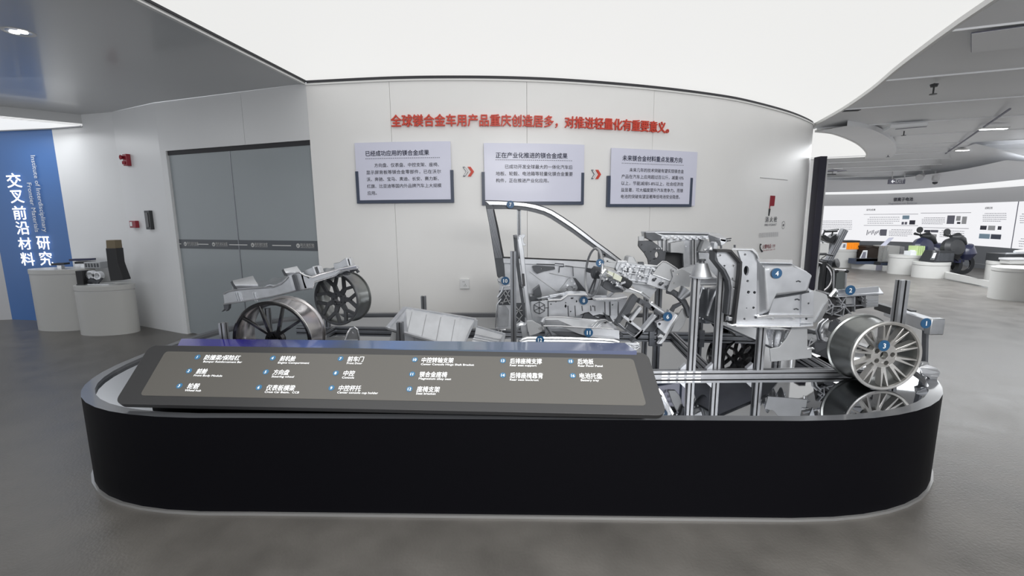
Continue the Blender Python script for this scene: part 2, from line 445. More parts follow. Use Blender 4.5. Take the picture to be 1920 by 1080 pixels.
for a, b in ((0.01, sd - .006), (sd + .006, DL)):
    lf = obj('door_leaf', dbox(a, b, 0.01, 2.31, -.06, -.03), m_glass, door)
obj('door_edge', dbox(sd - .006, sd + .006, 0, 2.31, -.05, -.025), m_aluD, door)
for a, b in ((0.01, sd - .008), (sd + .008, DL)):
    obj('frosted_band', dbox(a, b, z_b0, z_b1, -.03, -.026), m_band, door)
zc = (z_b0 + z_b1) / 2; bh = z_b1 - z_b0
dfm = lambda s0, z0: (lambda x, y, z: dmap(s0 + x, z0 + y, -.024))
for px in (341, 394, 467, 552):
    s0 = Lh(px, 458, D0, D1)[0] + .0
    mb = MB(); c = dmap(s0 + .028, zc, -.0245); mb.disc(c, (DN.x, DN.y, 0), .026, .001, 20)
    obj('round_emblem', mb, m_pblue if 0 else m_trimm, door)
    mb = MB(); mb.lathe([(.019, .0015), (.021, .0015)], c, (DN.x, DN.y, 0), 20); mb.box(c + V((-.008, -.003, -.01)), c + V((.008, -.002, .006)))
    obj('emblem_mark', mb, m_band, door)
    wd = min(.20, DL - s0 - .07)
    text_obj('lettering', '明月湖实验室' if px < 550 else '明月湖实验', .042, m_trimm, door, dfm(s0 + .062, zc - .008), wd=wd, bold=.0006)
    text_obj('lettering', 'MINGYUE LAKE LABORATORY', .012, m_trimm, door, dfm(s0 + .062, zc - .024), wd=wd)
for pa, pb in ((331, 336), (366, 387), (426, 460), (507, 542)):
    sa = Lh(pa, 457, D0, D1)[0]; sb = Lh(pb, 457, D0, D1)[0]
    obj('white_dash', dbox(sa, sb, zc - .006, zc + .004, -.026, -.0245), m_trimm, door)
# blue backdrop wall
B0 = V((-9.6, 7.19)); BD = (C1 - V((-7.722, 6.852))).normalized(); BL0 = V((-7.722, 6.852))
BL1 = C1
blue = MB().add([(BL0.x, BL0.y, 0), (BL1.x, BL1.y, 0), (BL1.x, BL1.y, 2.78), (BL0.x, BL0.y, 2.78)], [(0, 1, 2, 3)])
wbl = struct('wall_blue', blue, m_blue)
Bn = V((BD.y, -BD.x))
g = MB().add([(BL0.x, BL0.y, 0), (BL0.x - 3, BL0.y - .6, 0), (BL0.x - 3, BL0.y - .6, 2.9), (BL0.x, BL0.y, 2.9)], [(0, 1, 2, 3)])
struct('wall_grey', g, m_lband)
def bmapf(px, py, lean=0):
    s, z = Lh(px, py, BL0, BL1)
    o = V((BL0.x + BD.x * s, BL0.y + BD.y * s, z))
    return flatmap(o, (BD.x, BD.y, 0), (0, 0, 1), .02)
ch_pos = [('交', 29, 340), ('叉', 36, 372), ('前', 41, 405), ('沿', 46, 437), ('材', 49, 468), ('料', 55, 485)]
for ch, px0, py0, px1, py1 in (('交', 13, 325, 46, 352), ('叉', 20, 357, 50, 381), ('前', 25, 386, 55, 412), ('沿', 31, 415, 60, 440), ('材', 35, 445, 64, 468), ('料', 40, 473, 70, 498), ('研', 70, 443, 99, 468), ('究', 75, 471, 104, 498)):
    sa, za = Lh(px0, py0, BL0, BL1); sb, zb = Lh(px1, py1, BL0, BL1)
    vs, fs = text_geo(ch, 1, bold=.016)
    x0 = min(v.x for v in vs); x1 = max(v.x for v in vs); y0 = min(v.y for v in vs); y1 = max(v.y for v in vs)
    n = 1
    o = V((BL0.x + BD.x * sa, BL0.y + BD.y * sa, zb)); mp = flatmap(o, (BD.x, BD.y, 0), (0, 0, 1), .02)
    mb = MB(); mb.v = [mp((v.x - x0) / (x1 - x0) * (sb - sa), (v.y - y0) / (y1 - y0) * (za - zb), v.z * 5) for v in vs]; mb.f = fs
    obj('glowing_character', mb, m_whiteE, wbl)
for s, px0, py0, py1, h in (('Institute of Interdisciplinary', 60, 292, 435, .115), ('Frontier Materials', 53, 343, 435, .115)):
    sa, za = Lh(px0, py0, BL0, BL1); sb, zb = Lh(px0 + (py1 - py0) * .155, py1, BL0, BL1)
    vs, fs = text_geo(s, h); vs = fit(vs, za - zb)
    mb = MB(); mb.v = [V((BL0.x + BD.x * (sa + v.y + .0) , BL0.y + BD.y * (sa + v.y) - .02, za - v.x)) for v in vs]; mb.f = fs
    obj('vertical_lettering', mb, m_whiteE if 0 else m_white, wbl)

# ceilings
RB = [V((4.96, 7.74)), V((4.62, 6.6)), V((4.22, 5.55)), V((3.80, 4.62)), V((3.30, 3.34)), V((2.95, 2.0)), V((2.75, 0)), V((2.75, -5))]
RB = catmull(RB, 4)
LB = [V((-2.19, 5.13)), V((-2.43, 3.24)), V((-3.5, -5))]
glow = [V((p.x, p.y, CZ + .03)) for p in WC] + [V((p.x, p.y, CZ + .03)) for p in RB[1:]] + [V((p.x, p.y, CZ + .03)) for p in LB[::-1][:-1]]
struct('ceiling', MB().prism(glow, (0, 0, .05)), m_glow)
def strip(pts, wd, z0, z1, side=1):
    mb = MB(); n = len(pts); vs = []
    for i, p in enumerate(pts):
        a = (pts[min(i + 1, n - 1)] - pts[max(i - 1, 0)]).normalized(); q = p + V((a.y, -a.x)) * wd * side
        vs += [(p.x, p.y, z0), (q.x, q.y, z0), (q.x, q.y, z1), (p.x, p.y, z1)]
    fs = []
    for i in range(n - 1):
        for k in range(4): a, b = i * 4 + k, i * 4 + (k + 1) % 4; fs.append((a, b, b + 4, a + 4))
    return mb.add(vs, fs)
struct('trim_1', strip(RB, .03, CZ - .012, CZ + .03, 1), m_trimm)
struct('trim_2', strip(LB, .03, CZ - .012, CZ + .03, 1), m_trimm)
struct('trim_3', strip(RB, .010, CZ + .012, CZ + .03, -1), m_gap)
struct('trim_4', strip(LB, .010, CZ + .012, CZ + .03, -1), m_gap)
# left low ceiling (satin) with a drop edge, then a small luminous field
_s = Lh(152, 218, C1, C2)[0]; _p = C1 + (C2 - C1).normalized() * _s
e1 = V((_p.x, _p.y, CZ)); e0 = e1 + (Z(-260, 160, CZ) - Z(152, 206, CZ))
lc = [V((-2.19, 5.13, CZ)), V((-4.40, 5.88, CZ)), V((C2.x, C2.y, CZ)), e1, e0, V((-12, 1, CZ)), V((-12, -5, CZ)), V((-3.5, -5, CZ)), V((-2.43, 3.24, CZ))]
cl = struct('ceiling_left', MB().prism(lc, (0, 0, .05)), m_ceil)
f1 = V((_p.x, _p.y, 2.78)); f0 = V((e0.x, e0.y, 2.78))
obj('drop_edge', MB().add([e0, e1, f1, f0], [(0, 1, 2, 3)]), m_ceil, cl)
g0 = V((C1.x, C1.y, 2.78)); g1 = V((BL0.x - 3, BL0.y + .4, 2.78))
struct('ceiling_strip', MB().prism([f0, f1, g0, g1], (0, 0, .03)), m_glowR)
struct('trim_5', strip([V((f1.x, f1.y)), V((g0.x, g0.y)), V((g1.x, g1.y))], .02, 2.765, 2.785, -1), m_aluD)
# right gallery ceiling of tilted metal slats, each a piece of its own
cr = struct('ceiling_right', MB().prism([V((p.x, p.y, CZ + .16)) for p in RB] + [V((24, -5, CZ + .16)), V((24, 20, CZ + .16)), V((4.96, 20, CZ + .16))], (0, 0, .05)), m_ceilR)
nn = V((.342, .94)); tt = V((.94, -.342))
def slat_z(c): return CZ if c < 13.2 else CZ - (c - 13.2) * .105
def clipx(c):
    # start of a slat where the luminous ceiling's edge ends
    best = None
    for a, b in zip(RB[:-1], RB[1:]):
        ca, cb = a.dot(nn), b.dot(nn)
        if (ca - c) * (cb - c) <= 0 and ca != cb:
            t = (c - ca) / (cb - ca); q = a.lerp(b, t); best = q.dot(tt)
    return best
k = 0; c = 6.24 - 1.45 * 7
cuts = []
while c < 17.3:
    cuts.append(c); c += 1.45 if c < 12 else .72
flat_c = 6.24
for c0, c1 in zip(cuts[:-1], cuts[1:]):
    a0 = clipx(c0); a1 = clipx(c1)
    if c0 < -4: continue
    a0 = a0 if a0 is not None else (RB[0].dot(tt) if c0 > 6 else 2.0); a1 = a1 if a1 is not None else RB[0].dot(tt)
    end = 22
    if c1 > 8.9: a0 = RB[0].dot(tt) + .1 if c0 > 8.9 else a0; a1 = a0 if c0 > 8.9 else a1
    if c1 > 9: a0 -= 2.0 if c0 > 9 else 0; a1 -= 2.0 if c0 > 9 else 0
    drop = .0 if c1 < 5.5 else .075
    def q(a, cc, z): p = tt * a + nn * cc; return V((p.x, p.y, z))
    z0, z1 = slat_z(c0) , slat_z(c1)
    mb = MB().patch(lambda u, v: q((a0 * (1 - v) + a1 * v) * (1 - u) + end * u, c0 * (1 - v) + c1 * v, (z0 + drop) * (1 - v) + z1 * v), 6, 1, (0, 0, .02))
    lip = MB().bar(q(a1, c1, z1 + .03), q(end, c1, z1 + .03), .012, .09)
    obj('slat', mb, m_ceilR, cr); obj('slat_edge', lip, m_ceilR, cr)
# smooth soffit and cove light round the far room
FW = catmull([V((8.6, 15.6)), V((10.1, 15.6)), V((11.4, 15.5)), V((12.4, 15.1)), V((13.0, 14.1)), V((13.0, 12.7)), V((12.75, 11.35)), V((12.4, 10.2)), V((11.6, 8.6))], 6)
def foff(p, a, d): return V((p.x - a.y * d, p.y + a.x * d))
def frib(d0, z0, d1, z1):
    zz = lambda z, i: z if not callable(z) else z(i / (len(FW) - 1))
    mb = MB(); n = len(FW); vs = []
    for i, p in enumerate(FW):
        a = (FW[min(i + 1, n - 1)] - FW[max(i - 1, 0)]).normalized(); s = V((a.y, -a.x))
        q0 = p + s * d0; q1 = p + s * d1
        vs += [(q0.x, q0.y, zz(z0, i)), (q1.x, q1.y, zz(z1, i))]
    return mb.add(vs, [(2 * i, 2 * i + 1, 2 * i + 3, 2 * i + 2) for i in range(n - 1)])
fwall = struct('wall_far', frib(0, 0, 0, .61), m_wains)
obj('grey_band', frib(0, 1.79, 0, 2.17), m_lband, fwall)
obj('lightbox_face', frib(0, .61, 0, 1.79), m_lbox, fwall)
obj('ledge', frib(.03, .0, .03, .12), m_wains, fwall); obj('ledge_top', frib(.03, .12, 0, .12), m_trimm, fwall)
struct('ceiling_cove', frib(-.02, 2.17, .9, 2.52), m_glowR)
struct('ceiling_soffit', frib(.40, lambda t: 2.21 + .12 * t, 1.8, lambda t: 2.50 + .06 * t), m_ceilR)
FW_all = FW; FW = FW_all[26:]
struct('ceiling_soffit_slope', frib(1.15, 2.46, 2.3, 2.92), m_ceilR); FW = FW_all
struct('trim_6', frib(.40, lambda t: 2.21 + .12 * t, .40, lambda t: 2.29 + .12 * t), m_trimm)
# luminous oval by the wall end
ov = [Z(1531, 243, CZ - .03), Z(1560, 246, CZ - .03), Z(1585, 254, CZ - .03), Z(1608, 265, CZ - .03), Z(1622, 277, CZ - .03), Z(1627, 288, CZ - .03), Z(1618, 300, CZ - .03), Z(1595, 310, CZ - .03), Z(1560, 316, CZ - .03), Z(1537, 318, CZ - .03)]
struct('ceiling_oval', MB().prism(ov + [V((6.0, 15.5, CZ - .03)), V((5.0, 8.1, CZ - .03))], (0, 0, .02)), m_glow)
struct('trim_7', strip(catmull([V((q.x, q.y)) for q in ov], 4), .5, CZ - .06, CZ + .02, 1), m_ceilR)
struct('trim_8', strip(catmull([V((q.x, q.y)) for q in ov], 4), .03, CZ - .07, CZ + .02, -1), m_trimm)
# ============================================================ WALL ITEMS
def wpt(px, py): return whit(px, py)
# red headline of raised characters
sA, zA = wpt(734, 226); sB, zB = wpt(1252, 241); zt_ = wpt(990, 216)[1]; 
head = thing('wall_headline', 'long red raised Chinese headline across the curved white wall', 'sign', wmap((sA + sB) / 2, zA, 0))
HT = '全球镁合金车用产品重庆创造居多，对推进轻量化有重要意义。'
vs, fs = text_geo(HT, 1, ext=.06, bold=.018, spacing=1.0)
x0 = min(v.x for v in vs); x1 = max(v.x for v in vs); kx = (sB - sA) / (x1 - x0)
mb = MB(); mb.v = [wmap(sA + (v.x - x0) * kx, (zA - .058) + (v.y) * kx * 1.12, .012 + max(0, v.z + .06) * kx * 1.2) for v in vs]; mb.f = fs
obj('lettering', mb, m_red, head, ang=20)
# three boards
def board(c, fr, title, lines, label, tl, bl, grp='boards'):
    """c: pixel corners of the pale board (TL, BR); fr: pixel top-left/bottom-right of the slate frame"""
    s0, z1 = wpt(*c[0]); s1, z0 = wpt(*c[1]); a0, f1 = wpt(*fr[0]); a1, f0 = wpt(*fr[1])
    t = thing('poster_board', label, 'poster', wmap((s0 + s1) / 2, z0, 0))
    obj('board', wpatch(s0, s1, z0, z1, .02, .012), m_board, t)
    bw = .032
    for nm, q in (('frame_side', (a0, a0 + bw, f0, f1)), ('frame_side', (a1 - bw, a1, f0, f1)), ('frame_base', (a0 + bw, a1 - bw, f0, f0 + bw))):
        obj(nm, wpatch(q[0], q[1], q[2], q[3], .0, .04), m_frame, t)
    H = z1 - z0; W = s1 - s0
    def wm(s, z): return lambda x, y, zz: wmap(s + x, z + y, .0345)
    sx, zz = wpt(*tl[0]); sx2, _ = wpt(*tl[1]); th = (sx2 - sx) / len(title)
    text_obj('heading', title, th * 1.05, m_navy, t, wm(sx, zz), wd=sx2 - sx, bold=.015 * th)
    # dotted rule
    mb = MB(); ex, ez = wpt(*bl[0]); ex2, _ = wpt(*bl[1]); n = 40
    for i in range(n):
        u = ex + (ex2 - ex) * i / n; a, b = wmap(u, ez, .0345), wmap(u + .011, ez + .006, .0345)
        mb.add([a, (b.x, b.y, a.z), b, (a.x, a.y, b.z)], [(0, 1, 2, 3)])
    obj('dotted_rule', mb, m_ink, t)
    lh = (sx2 - sx) / 16
    for i, (ln, ind, full) in enumerate(lines):
        cw = (ex2 - ex) / 18.0
        y = ez - bl[2] * (i + 1) - .012
        o = text_obj('text_line', ln, cw, m_ink, t, wm(ex + ind * cw, y), wd=(ex2 - ex) * full, bold=.004 * cw)
    return t
board(((667, 269), (848, 374)), ((669, 322), (852, 380)), '已经成功应用的镁合金成果',
      [('方向盘、仪表盘、中控支架、座椅、', 2.1, .86), ('显示屏背板等镁合金零部件，已在沃尔', 0, 1), ('沃、奔驰、宝马、奥迪、长安、赛力斯、', 0, .97), ('红旗、比亚迪等国内外品牌汽车上大规模', 0, 1), ('应用。', 0, .13)],
      'pale board nearest the grey door, five text lines in a slate frame', ((688, 293), (806, 293)), ((688, 299), (827, 299), .0725))
board(((907, 269), (1092, 378)), ((903, 323), (1092, 384)), '正在产业化推进的镁合金成果',
      [('已成功开发全球最大的一体化汽车后', 2.1, .88), ('地板、轮毂、电池箱等轻量化镁合金重要', 0, 1), ('构件，正在推进产业化应用。', 0, .68)],
      'middle pale board with three text lines, above the car door frame', ((929, 296), (1062, 296)), ((929, 301), (1072, 304), .0725))
board(((1144, 278), (1299, 386)), ((1137, 330), (1292, 388)), '未来镁合金材料重点发展方向',
      [('未来几年的技术突破有望实现镁合金', 2.1, .88), ('产品在汽车上应用超过百公斤，减重10%', 0, 1), ('以上，节能减排5-8%以上，社会经济效', 0, 1), ('益显著，可大幅度提升汽车竞争力。而镁', 0, 1), ('电池的突破有望显著降低电池安全隐患。', 0, .95)],
      'pale board closest to the fire hydrant sign, text mentions ten percent', ((1164, 301), (1275, 307)), ((1163, 307), (1279, 313), .0745))
for (px, py), lbl in (((868, 322), 'red double chevron between the first and middle wall boards'), ((1108, 327), 'red double chevron between the middle board and the ten percent board')):
    s0, z0 = wpt(px, py); t = thing('chevron_mark', lbl, 'arrow', wmap(s0 + .05, z0 - .05), 'wall chevrons')
    def chev(x, wdt, o): return [wmap(s0 + x + a, z0 + b, o) for a, b in ((0, .05), (wdt, .05), (wdt + .035, 0), (wdt, -.05), (0, -.05), (.035, 0))]
    n_ = wpos(s0)[1]; d_ = V((-n_.x, -n_.y, 0)) * .012
    obj('outline_chevron', MB().prism(chev(0, .022, .013), d_), m_frame, t)
    obj('outline_fill', MB().prism([wmap(s0 + a + .006, z0 + b, .016) for a, b in ((0.004, .042), (.018, .042), (.047, 0), (.018, -.042), (.004, -.042), (.033, 0))], d_), m_wall, t)
    obj('solid_chevron', MB().prism(chev(.052, .032, .013), d_), m_red, t)
# wall socket
s0, z0 = wpt(863, 541); s1, z1 = wpt(880, 523)
t = thing('wall_socket', 'small white wall socket low on the curved wall', 'socket', wmap((s0 + s1) / 2, z0))
obj('face_plate', wpatch(s0, s1, z0, z1, 0, .025, 1), m_wallL, t, bev=.002)
mb = MB(); sc_, zc_ = (s0 + s1) / 2, (z0 + z1) / 2
for dx, dz in ((-.018, .025), (-.004, .025), (.006, -.004), (.014, -.02), (-.004, -.02)):
    p = wmap(sc_ + dx, zc_ + dz, .026); mb.box(p + V((-.002, -.001, -.005)), p + V((.002, .001, .005)))
obj('socket_slots', mb, m_dark, t)
# fire hydrant cabinet graphics
s0, z0 = wpt(1450, 366)
t = thing('fire_hydrant_sign', 'printed fire hydrant sign with red hose symbol on white wall', 'sign', wmap(s0, wpt(1440, 475)[1]))
mb = MB(); u0, zz0 = wpt(1425, 333); u1, zz1 = wpt(1476, 340)
mb.tube([wmap(u0 + (u1 - u0) * k / 6, zz0, .004) for k in range(7)], .005, 6); obj('cabinet_joint', mb, m_lband, t)
mb = MB(); hs, hz = wpt(1444, 367); hz2 = wpt(1444, 386)[1]; 
for k in range(6):
    a = wmap(hs + .008 + .024 * k, hz, .006); b = wmap(hs + .024 * k, hz2 - (.05 if k == 0 else 0), .006); mb.bar(a, b, .012, .004, (0, 1, 0))
    if k < 5: mb.bar(wmap(hs + .008 + .024 * k, hz if k % 2 == 0 else hz2, .006), wmap(hs + .032 + .024 * k, hz if k % 2 == 0 else hz2, .006), .004, .012, (0, 1, 0))
obj('hose_symbol', mb, m_redp, t)
mb = MB(); p = wmap(hs, hz2 - .04, .006); mb.bar(p, p + V((-.01, 0, -.10)), .03, .005, (0, 1, 0)); obj('nozzle_symbol', mb, m_dark, t)
def wm2(s, z): return lambda x, y, zz: wmap(s + x, z + y, .006)
def wtext(name, s, px0, px1, py, size, m, bold=0):
    a, z = wpt(px0, py); b, _ = wpt(px1, py); text_obj(name, s, size, m, t, wm2(a, z), wd=b - a, bold=bold)
wtext('lettering', '消 火 栓', 1434, 1456, 416, .085, m_ink, .001)
wtext('lettering', 'FIRE HYDRANT', 1433, 1455, 424, .045, m_ink)
wtext('lettering', '火警电话: 119', 1429, 1452, 466, .065, m_redp, .001)
wtext('lettering', 'Fire alarm call: 119', 1429, 1452, 471, .032, m_redp)
mb = MB()
for i in range(5):
    a, z = wpt(1423, 437 + i * 1.8); b, _ = wpt(1459, 437 + i * 1.8)
    for k in range(9):
        s_ = a + (b - a) * k / 9; mb.add([wmap(s_, z, .005), wmap(s_ + (b - a) * .095, z, .005), wmap(s_ + (b - a) * .095, z - .009, .005), wmap(s_, z - .009, .005)], [(0, 1, 2, 3)])
obj('small_print', mb, m_lband, t)
c = wmap(*wpt(1468.5, 422)); n_ = wpos(wpt(1468, 422)[0])[1]
obj('round_stamp', MB().lathe([(.052, .004), (.058, .004)], c, (n_.x, n_.y, 0), 24).disc(c + V((n_.x, n_.y, 0)) * .005 , (n_.x, n_.y, 0), .018, .001), m_ink, t)
a = wmap(*wpt(1425, 464), .008)
obj('handset_symbol', MB().tube([a + V((.0, 0, .05)), a + V((-.012, 0, .02)), a + V((0, 0, -.02)), a + V((.035, .01, -.06))], [.014, .008, .008, .014], 6), m_dark, t)
# dark slab at the wall end + white column behind it
q0 = P(1515, 400, 7.72); zt1 = P(1522, 297, 7.72).z
mb = MB().box((4.925, 7.44, 0.0), (5.035, 7.60, zt1)); 
t = thing('dark_totem', 'tall narrow dark slab standing at the end of the white wall', 'display screen', (4.99, 7.52, 0))
obj('slab', mb, m_totem, t, bev=.004); obj('rear_cover', MB().box((5.035, 7.46, .02), (5.075, 7.60, zt1 - .05)), m_lband, t, bev=.01)
t = thing('white_column', 'slim white column behind the dark slab, reaching near the ceiling', 'column', (5.36, 8.25, 0))
obj('shaft', MB().lathe([(0, 0), (.11, 0), (.11, 2.45), (0, 2.45)], (5.36, 8.3, 0), n=24), m_wall, t); obj('base_ring', MB().lathe([(0, 0), (.13, 0), (.13, .06), (.11, .06)], (5.36, 8.3, 0), n=24), m_lband, t)

# ---- left wall devices: face from C2 to C3
WD = (C3 - C2).normalized(); WN = V((WD.y, -WD.x))
def lbox3(name, m, par, px0, py0, px1, py1, o0, o1, bev=.004):
    s0, z1 = Lh(px0, py0, C2, C3); s1, z0 = Lh(px1, py1, C2, C3)
    vs = [V((C2.x + WD.x * s + WN.x * o, C2.y + WD.y * s + WN.y * o, z)) for o in (o0, o1) for z in (z0, z1) for s in (s0, s1)]
    return obj(name, MB().add(vs, [(0, 1, 3, 2), (4, 6, 7, 5), (0, 4, 5, 1), (2, 3, 7, 6), (0, 2, 6, 4), (1, 5, 7, 3)]), m, par, bev=bev)
def lpt(px, py, o=0): s, z = Lh(px, py, C2, C3); return V((C2.x + WD.x * s + WN.x * o, C2.y + WD.y * s + WN.y * o, z))
t = thing('fire_alarm_sounder', 'dark red alarm sounder high on the wall left of the door', 'alarm', lpt(242, 310))
lbox3('backbox', m_redp, t, 237, 290, 247, 311, 0, .05)
obj('sounder_horn', MB().lathe([(0, .0), (.018, 0), (.032, .03), (.026, .033), (0, .015)], lpt(239, 296, .05), (WN.x, WN.y, 0), 20), m_redp, t)
obj('strobe_lens', MB().box(lpt(242, 306, .05) + V((-.02, -.02, -.02)), lpt(242, 306, .05) + V((.02, .0, .02))), m_redp, t, bev=.004)
t = thing('manual_call_point', 'small red fire call button beside the black card reader', 'alarm button', lpt(256, 427))
lbox3('body', m_redp, t, 249, 414, 262, 427, 0, .045); lbox3('push_plate', m_white, t, 251, 416, 256, 424, .045, .05, .001)
t = thing('card_reader', 'slim black card reader on the wall left of the door', 'card reader', lpt(284, 430))
lbox3('body', m_dark, t, 276, 395, 290, 430, 0, .04); lbox3('reader_screen', m_bezel, t, 278, 399, 287, 426, .04, .046, .002)
# ceiling lamp and ceiling slot on the left
dl = Z(35, 60, CZ)
t = thing('recessed_downlight', 'bright oval downlight recessed in the grey ceiling above the blue wall', 'ceiling light', dl)
obj('trim_ring', MB().lathe([(.075, .0), (.095, -.004), (.10, 0), (.095, .006)], dl, n=32), m_trimm, t)
for dx in (-.032, .032): obj('lamp_lens', MB().disc(dl + V((dx, 0, -.002)), (0, 0, -1), .028, .004), m_lamp, t)
# ---- white oval pedestals on the left
def pedestal(name_lbl, loc, rx, ry, h, rotz=0, grp=None, n=48, label=None):
    t = thing('display_pedestal', name_lbl, 'pedestal', loc, grp)
    def ring(k, r1, r2, z): a = 2 * pi * k / n; x, y = rx * r1 * cos(a), ry * r1 * sin(a); return V((loc[0] + x * cos(rotz) - y * sin(rotz), loc[1] + x * sin(rotz) + y * cos(rotz), z))
    def body(z0, z1, r0, r1=None):
        mb = MB(); r1 = r1 or r0; vs = [ring(k, r0, 0, z0) for k in range(n)] + [ring(k, r1, 0, z1) for k in range(n)]
        return mb.add(vs, [(k, (k + 1) % n, n + (k + 1) % n, n + k) for k in range(n)] + [tuple(range(n))[::-1], tuple(range(n, 2 * n))])
    obj('body', body(0, h - .075, .985), m_ped, t); obj('shadow_gap', body(h - .075, h - .065, .965), m_lband, t); obj('top_plate', body(h - .065, h, 1.0), m_ped, t, bev=.004)
    return t
pb = Z(205, 630, 0); hb = ztop((pb.x, pb.y + .25), 525)
pc = V((-5.45, 6.0, 0)); ph = ztop(pc, 533)
pedestal('white oval pedestal in front, holding the tall black casting', (pc.x, pc.y, 0), .37, .21, ph, 0.0)
pc2 = V((-6.26, 6.28, 0)); ph2 = ztop(pc2, 503)
pedestal('taller white oval pedestal against the blue wall', (pc2.x, pc2.y, 0), 0.42, .22, ph2, 0.0)
# items on them
Yp = pc.y
t = thing('black_casting', 'tall tapering black casting with bronze top on front pedestal', 'casting', P(228, 524, Yp))
a = [(213, 470), (223, 468), (227, 492), (231, 505), (238, 523), (216, 525)]
obj('body', MB().prism([V((P(x, y, Yp).x, Yp - .05, max(ph, P(x, y, Yp).z))) for x, y in [(204, 465), (223, 465), (226, 492), (230, 503), (238, 524), (213, 526), (208, 500), (206, 482)]], (0, .12, 0)), m_rubber, t, bev=.006)
obj('bronze_neck', MB().prism([V((P(x, y, Yp).x, Yp - .045, P(x, y, Yp).z)) for x, y in [(204, 450), (220, 450), (222, 466), (205, 466)]], (0, .11, 0)), m_brass, t, bev=.004)
t = thing('black_block', 'small upright black block on the front pedestal', 'block', V((P(159, 526, Yp).x, Yp, ph)))
p = V((P(159, 526, Yp).x, Yp - .02, ph)); obj('block_body', MB().box(p + V((-.045, -.05, 0)), p + V((.045, .05, .19))), m_rubber, t, bev=.006)
obj('block_foot', MB().box(p + V((-.05, -.055, 0)), p + V((.05, .055, .012))), m_dark, t)
t = thing('openwork_casting', 'shiny openwork housing with two round bores, beside the black block', 'casting', V((P(180, 526, Yp).x, Yp, ph)))
p = V((P(178, 526, Yp).x, Yp, ph))
obj('twin_bores', MB().lathe([(.035, -.03), (.055, -.03), (.055, .03), (.035, .03)], p + V((-.03, 0, .13)), (0, 1, 0), 20, True).lathe([(.035, -.03), (.055, -.03), (.055, .03), (.035, .03)], p + V((.06, 0, .12)), (0, 1, 0), 20, True), m_shin, t)
obj('casing', MB().tube([p + V((-.07, 0, .03)), p + V((-.02, -.03, .06)), p + V((.05, -.02, .03)), p + V((.10, 0, .09))], [.03, .035, .03, .02], 8), m_castD, t)
obj('foot_plate', MB().box(p + V((-.09, -.05, 0)), p + V((.22, .05, .012))), m_shin, t)
Y2 = pc2.y
for (px0, px1, py, hh, lb, mm, nmx) in ((112, 136, 498, .05, 'flat dark green casting lying on the taller pedestal', m_dark, 'flat_casting'), (119, 160, 492, .09, 'wide dark navy panel raised on a silver stand, taller pedestal', m_navy, 'raised_casting'), (142, 172, 492, .06, 'thin black bar on small silver foot, taller pedestal', m_dark, 'raised_bar')):
    a, b = P(px0, py, Y2), P(px1, py, Y2); t = thing(nmx, lb, 'casting', V(((a.x + b.x) / 2, Y2, ph2)))
    dy = {112: -.12, 119: .08, 142: -.02}[px0]
    obj('panel', MB().prism([V((a.x, Y2 + dy, ph2 + hh)), V((b.x, Y2 + dy, ph2 + hh + .01)), V((b.x, Y2 + dy, ph2 + hh + .035)), V((a.x, Y2 + dy, ph2 + hh + .03))], (0, .09, 0)), mm, t, bev=.003)
    obj('stand', MB().box((a.x + .06, Y2 + dy + .02, ph2), ((b.x - .06), Y2 + dy + .07, ph2 + hh)), m_shin, t)
t = thing('silver_box', 'low silver box casting at the wall end of the taller pedestal', 'casting', V((P(196, 500, Y2).x, Y2, ph2)))
p = V((P(188, 500, Y2).x - .05, Y2, ph2)); obj('box_body', MB().box(p + V((-.10, -.08, 0)), p + V((.12, .08, .09))), m_plate, t, bev=.006)
mb = MB()
for k in range(5): mb.box(p + V((-.08 + .04 * k, -.083, .02)), p + V((-.06 + .04 * k, -.08, .07)))
obj('cooling_fins', mb, m_castD, t)
# ============================================================ PLATFORM
PZ = .505; RZ = .525
def outline(inset=0, n=28):
    out = []
    def end(cx, cy, a, b, e, s):
        for k in range(n + 1):
            t = pi * k / n; sx = sin(t); cy_ = -cos(t)
            x = (abs(sx) ** (2 / e)) * a; y = math.copysign(abs(cy_) ** (2 / e), cy_) * b
            out.append(V((cx + s * x, cy + s * y)))
    end(1.38, 3.295, 1.30 - inset, 1.25 - inset, 2.4, 1)
    end(-1.34, 3.39, 1.39 - inset, 1.262 - inset, 2.7, -1)
    return out
plat = thing('display_platform', 'long black platform with rounded ends and mirror top carrying car castings', 'platform', (0, 3.32, 0))
def loopwall(ins, z0, z1, ins1=None):
    a = outline(ins); b = outline(ins1 if ins1 is not None else ins); n = len(a)
    return MB().add([(p.x, p.y, z0) for p in a] + [(p.x, p.y, z1) for p in b], [(k, (k + 1) % n, n + (k + 1) % n, n + k) for k in range(n)])
obj('side_panel', loopwall(0, .014, RZ), m_black, plat)
obj('plinth_line', loopwall(-.012, 0, .014).add([V((p.x, p.y, .014)) for p in outline(-.012)] + [V((p.x, p.y, .014)) for p in outline(.01)], [(k, (k + 1) % 58, 58 + (k + 1) % 58, 58 + k) for k in range(58)]), m_base, plat)
n = 58
rimm = MB().add([V((p.x, p.y, RZ)) for p in outline(0)] + [V((p.x, p.y, RZ)) for p in outline(.055)] + [V((p.x, p.y, PZ - .02)) for p in outline(.055)],
                [(k, (k + 1) % n, n + (k + 1) % n, n + k) for k in range(n)] + [(n + k, n + (k + 1) % n, 2 * n + (k + 1) % n, 2 * n + k) for k in range(n)])
obj('rim', rimm, m_rim, plat)
obj('mirror_top', MB().add([V((p.x, p.y, PZ)) for p in outline(.05)], [tuple(range(n))]), m_mirror, plat)

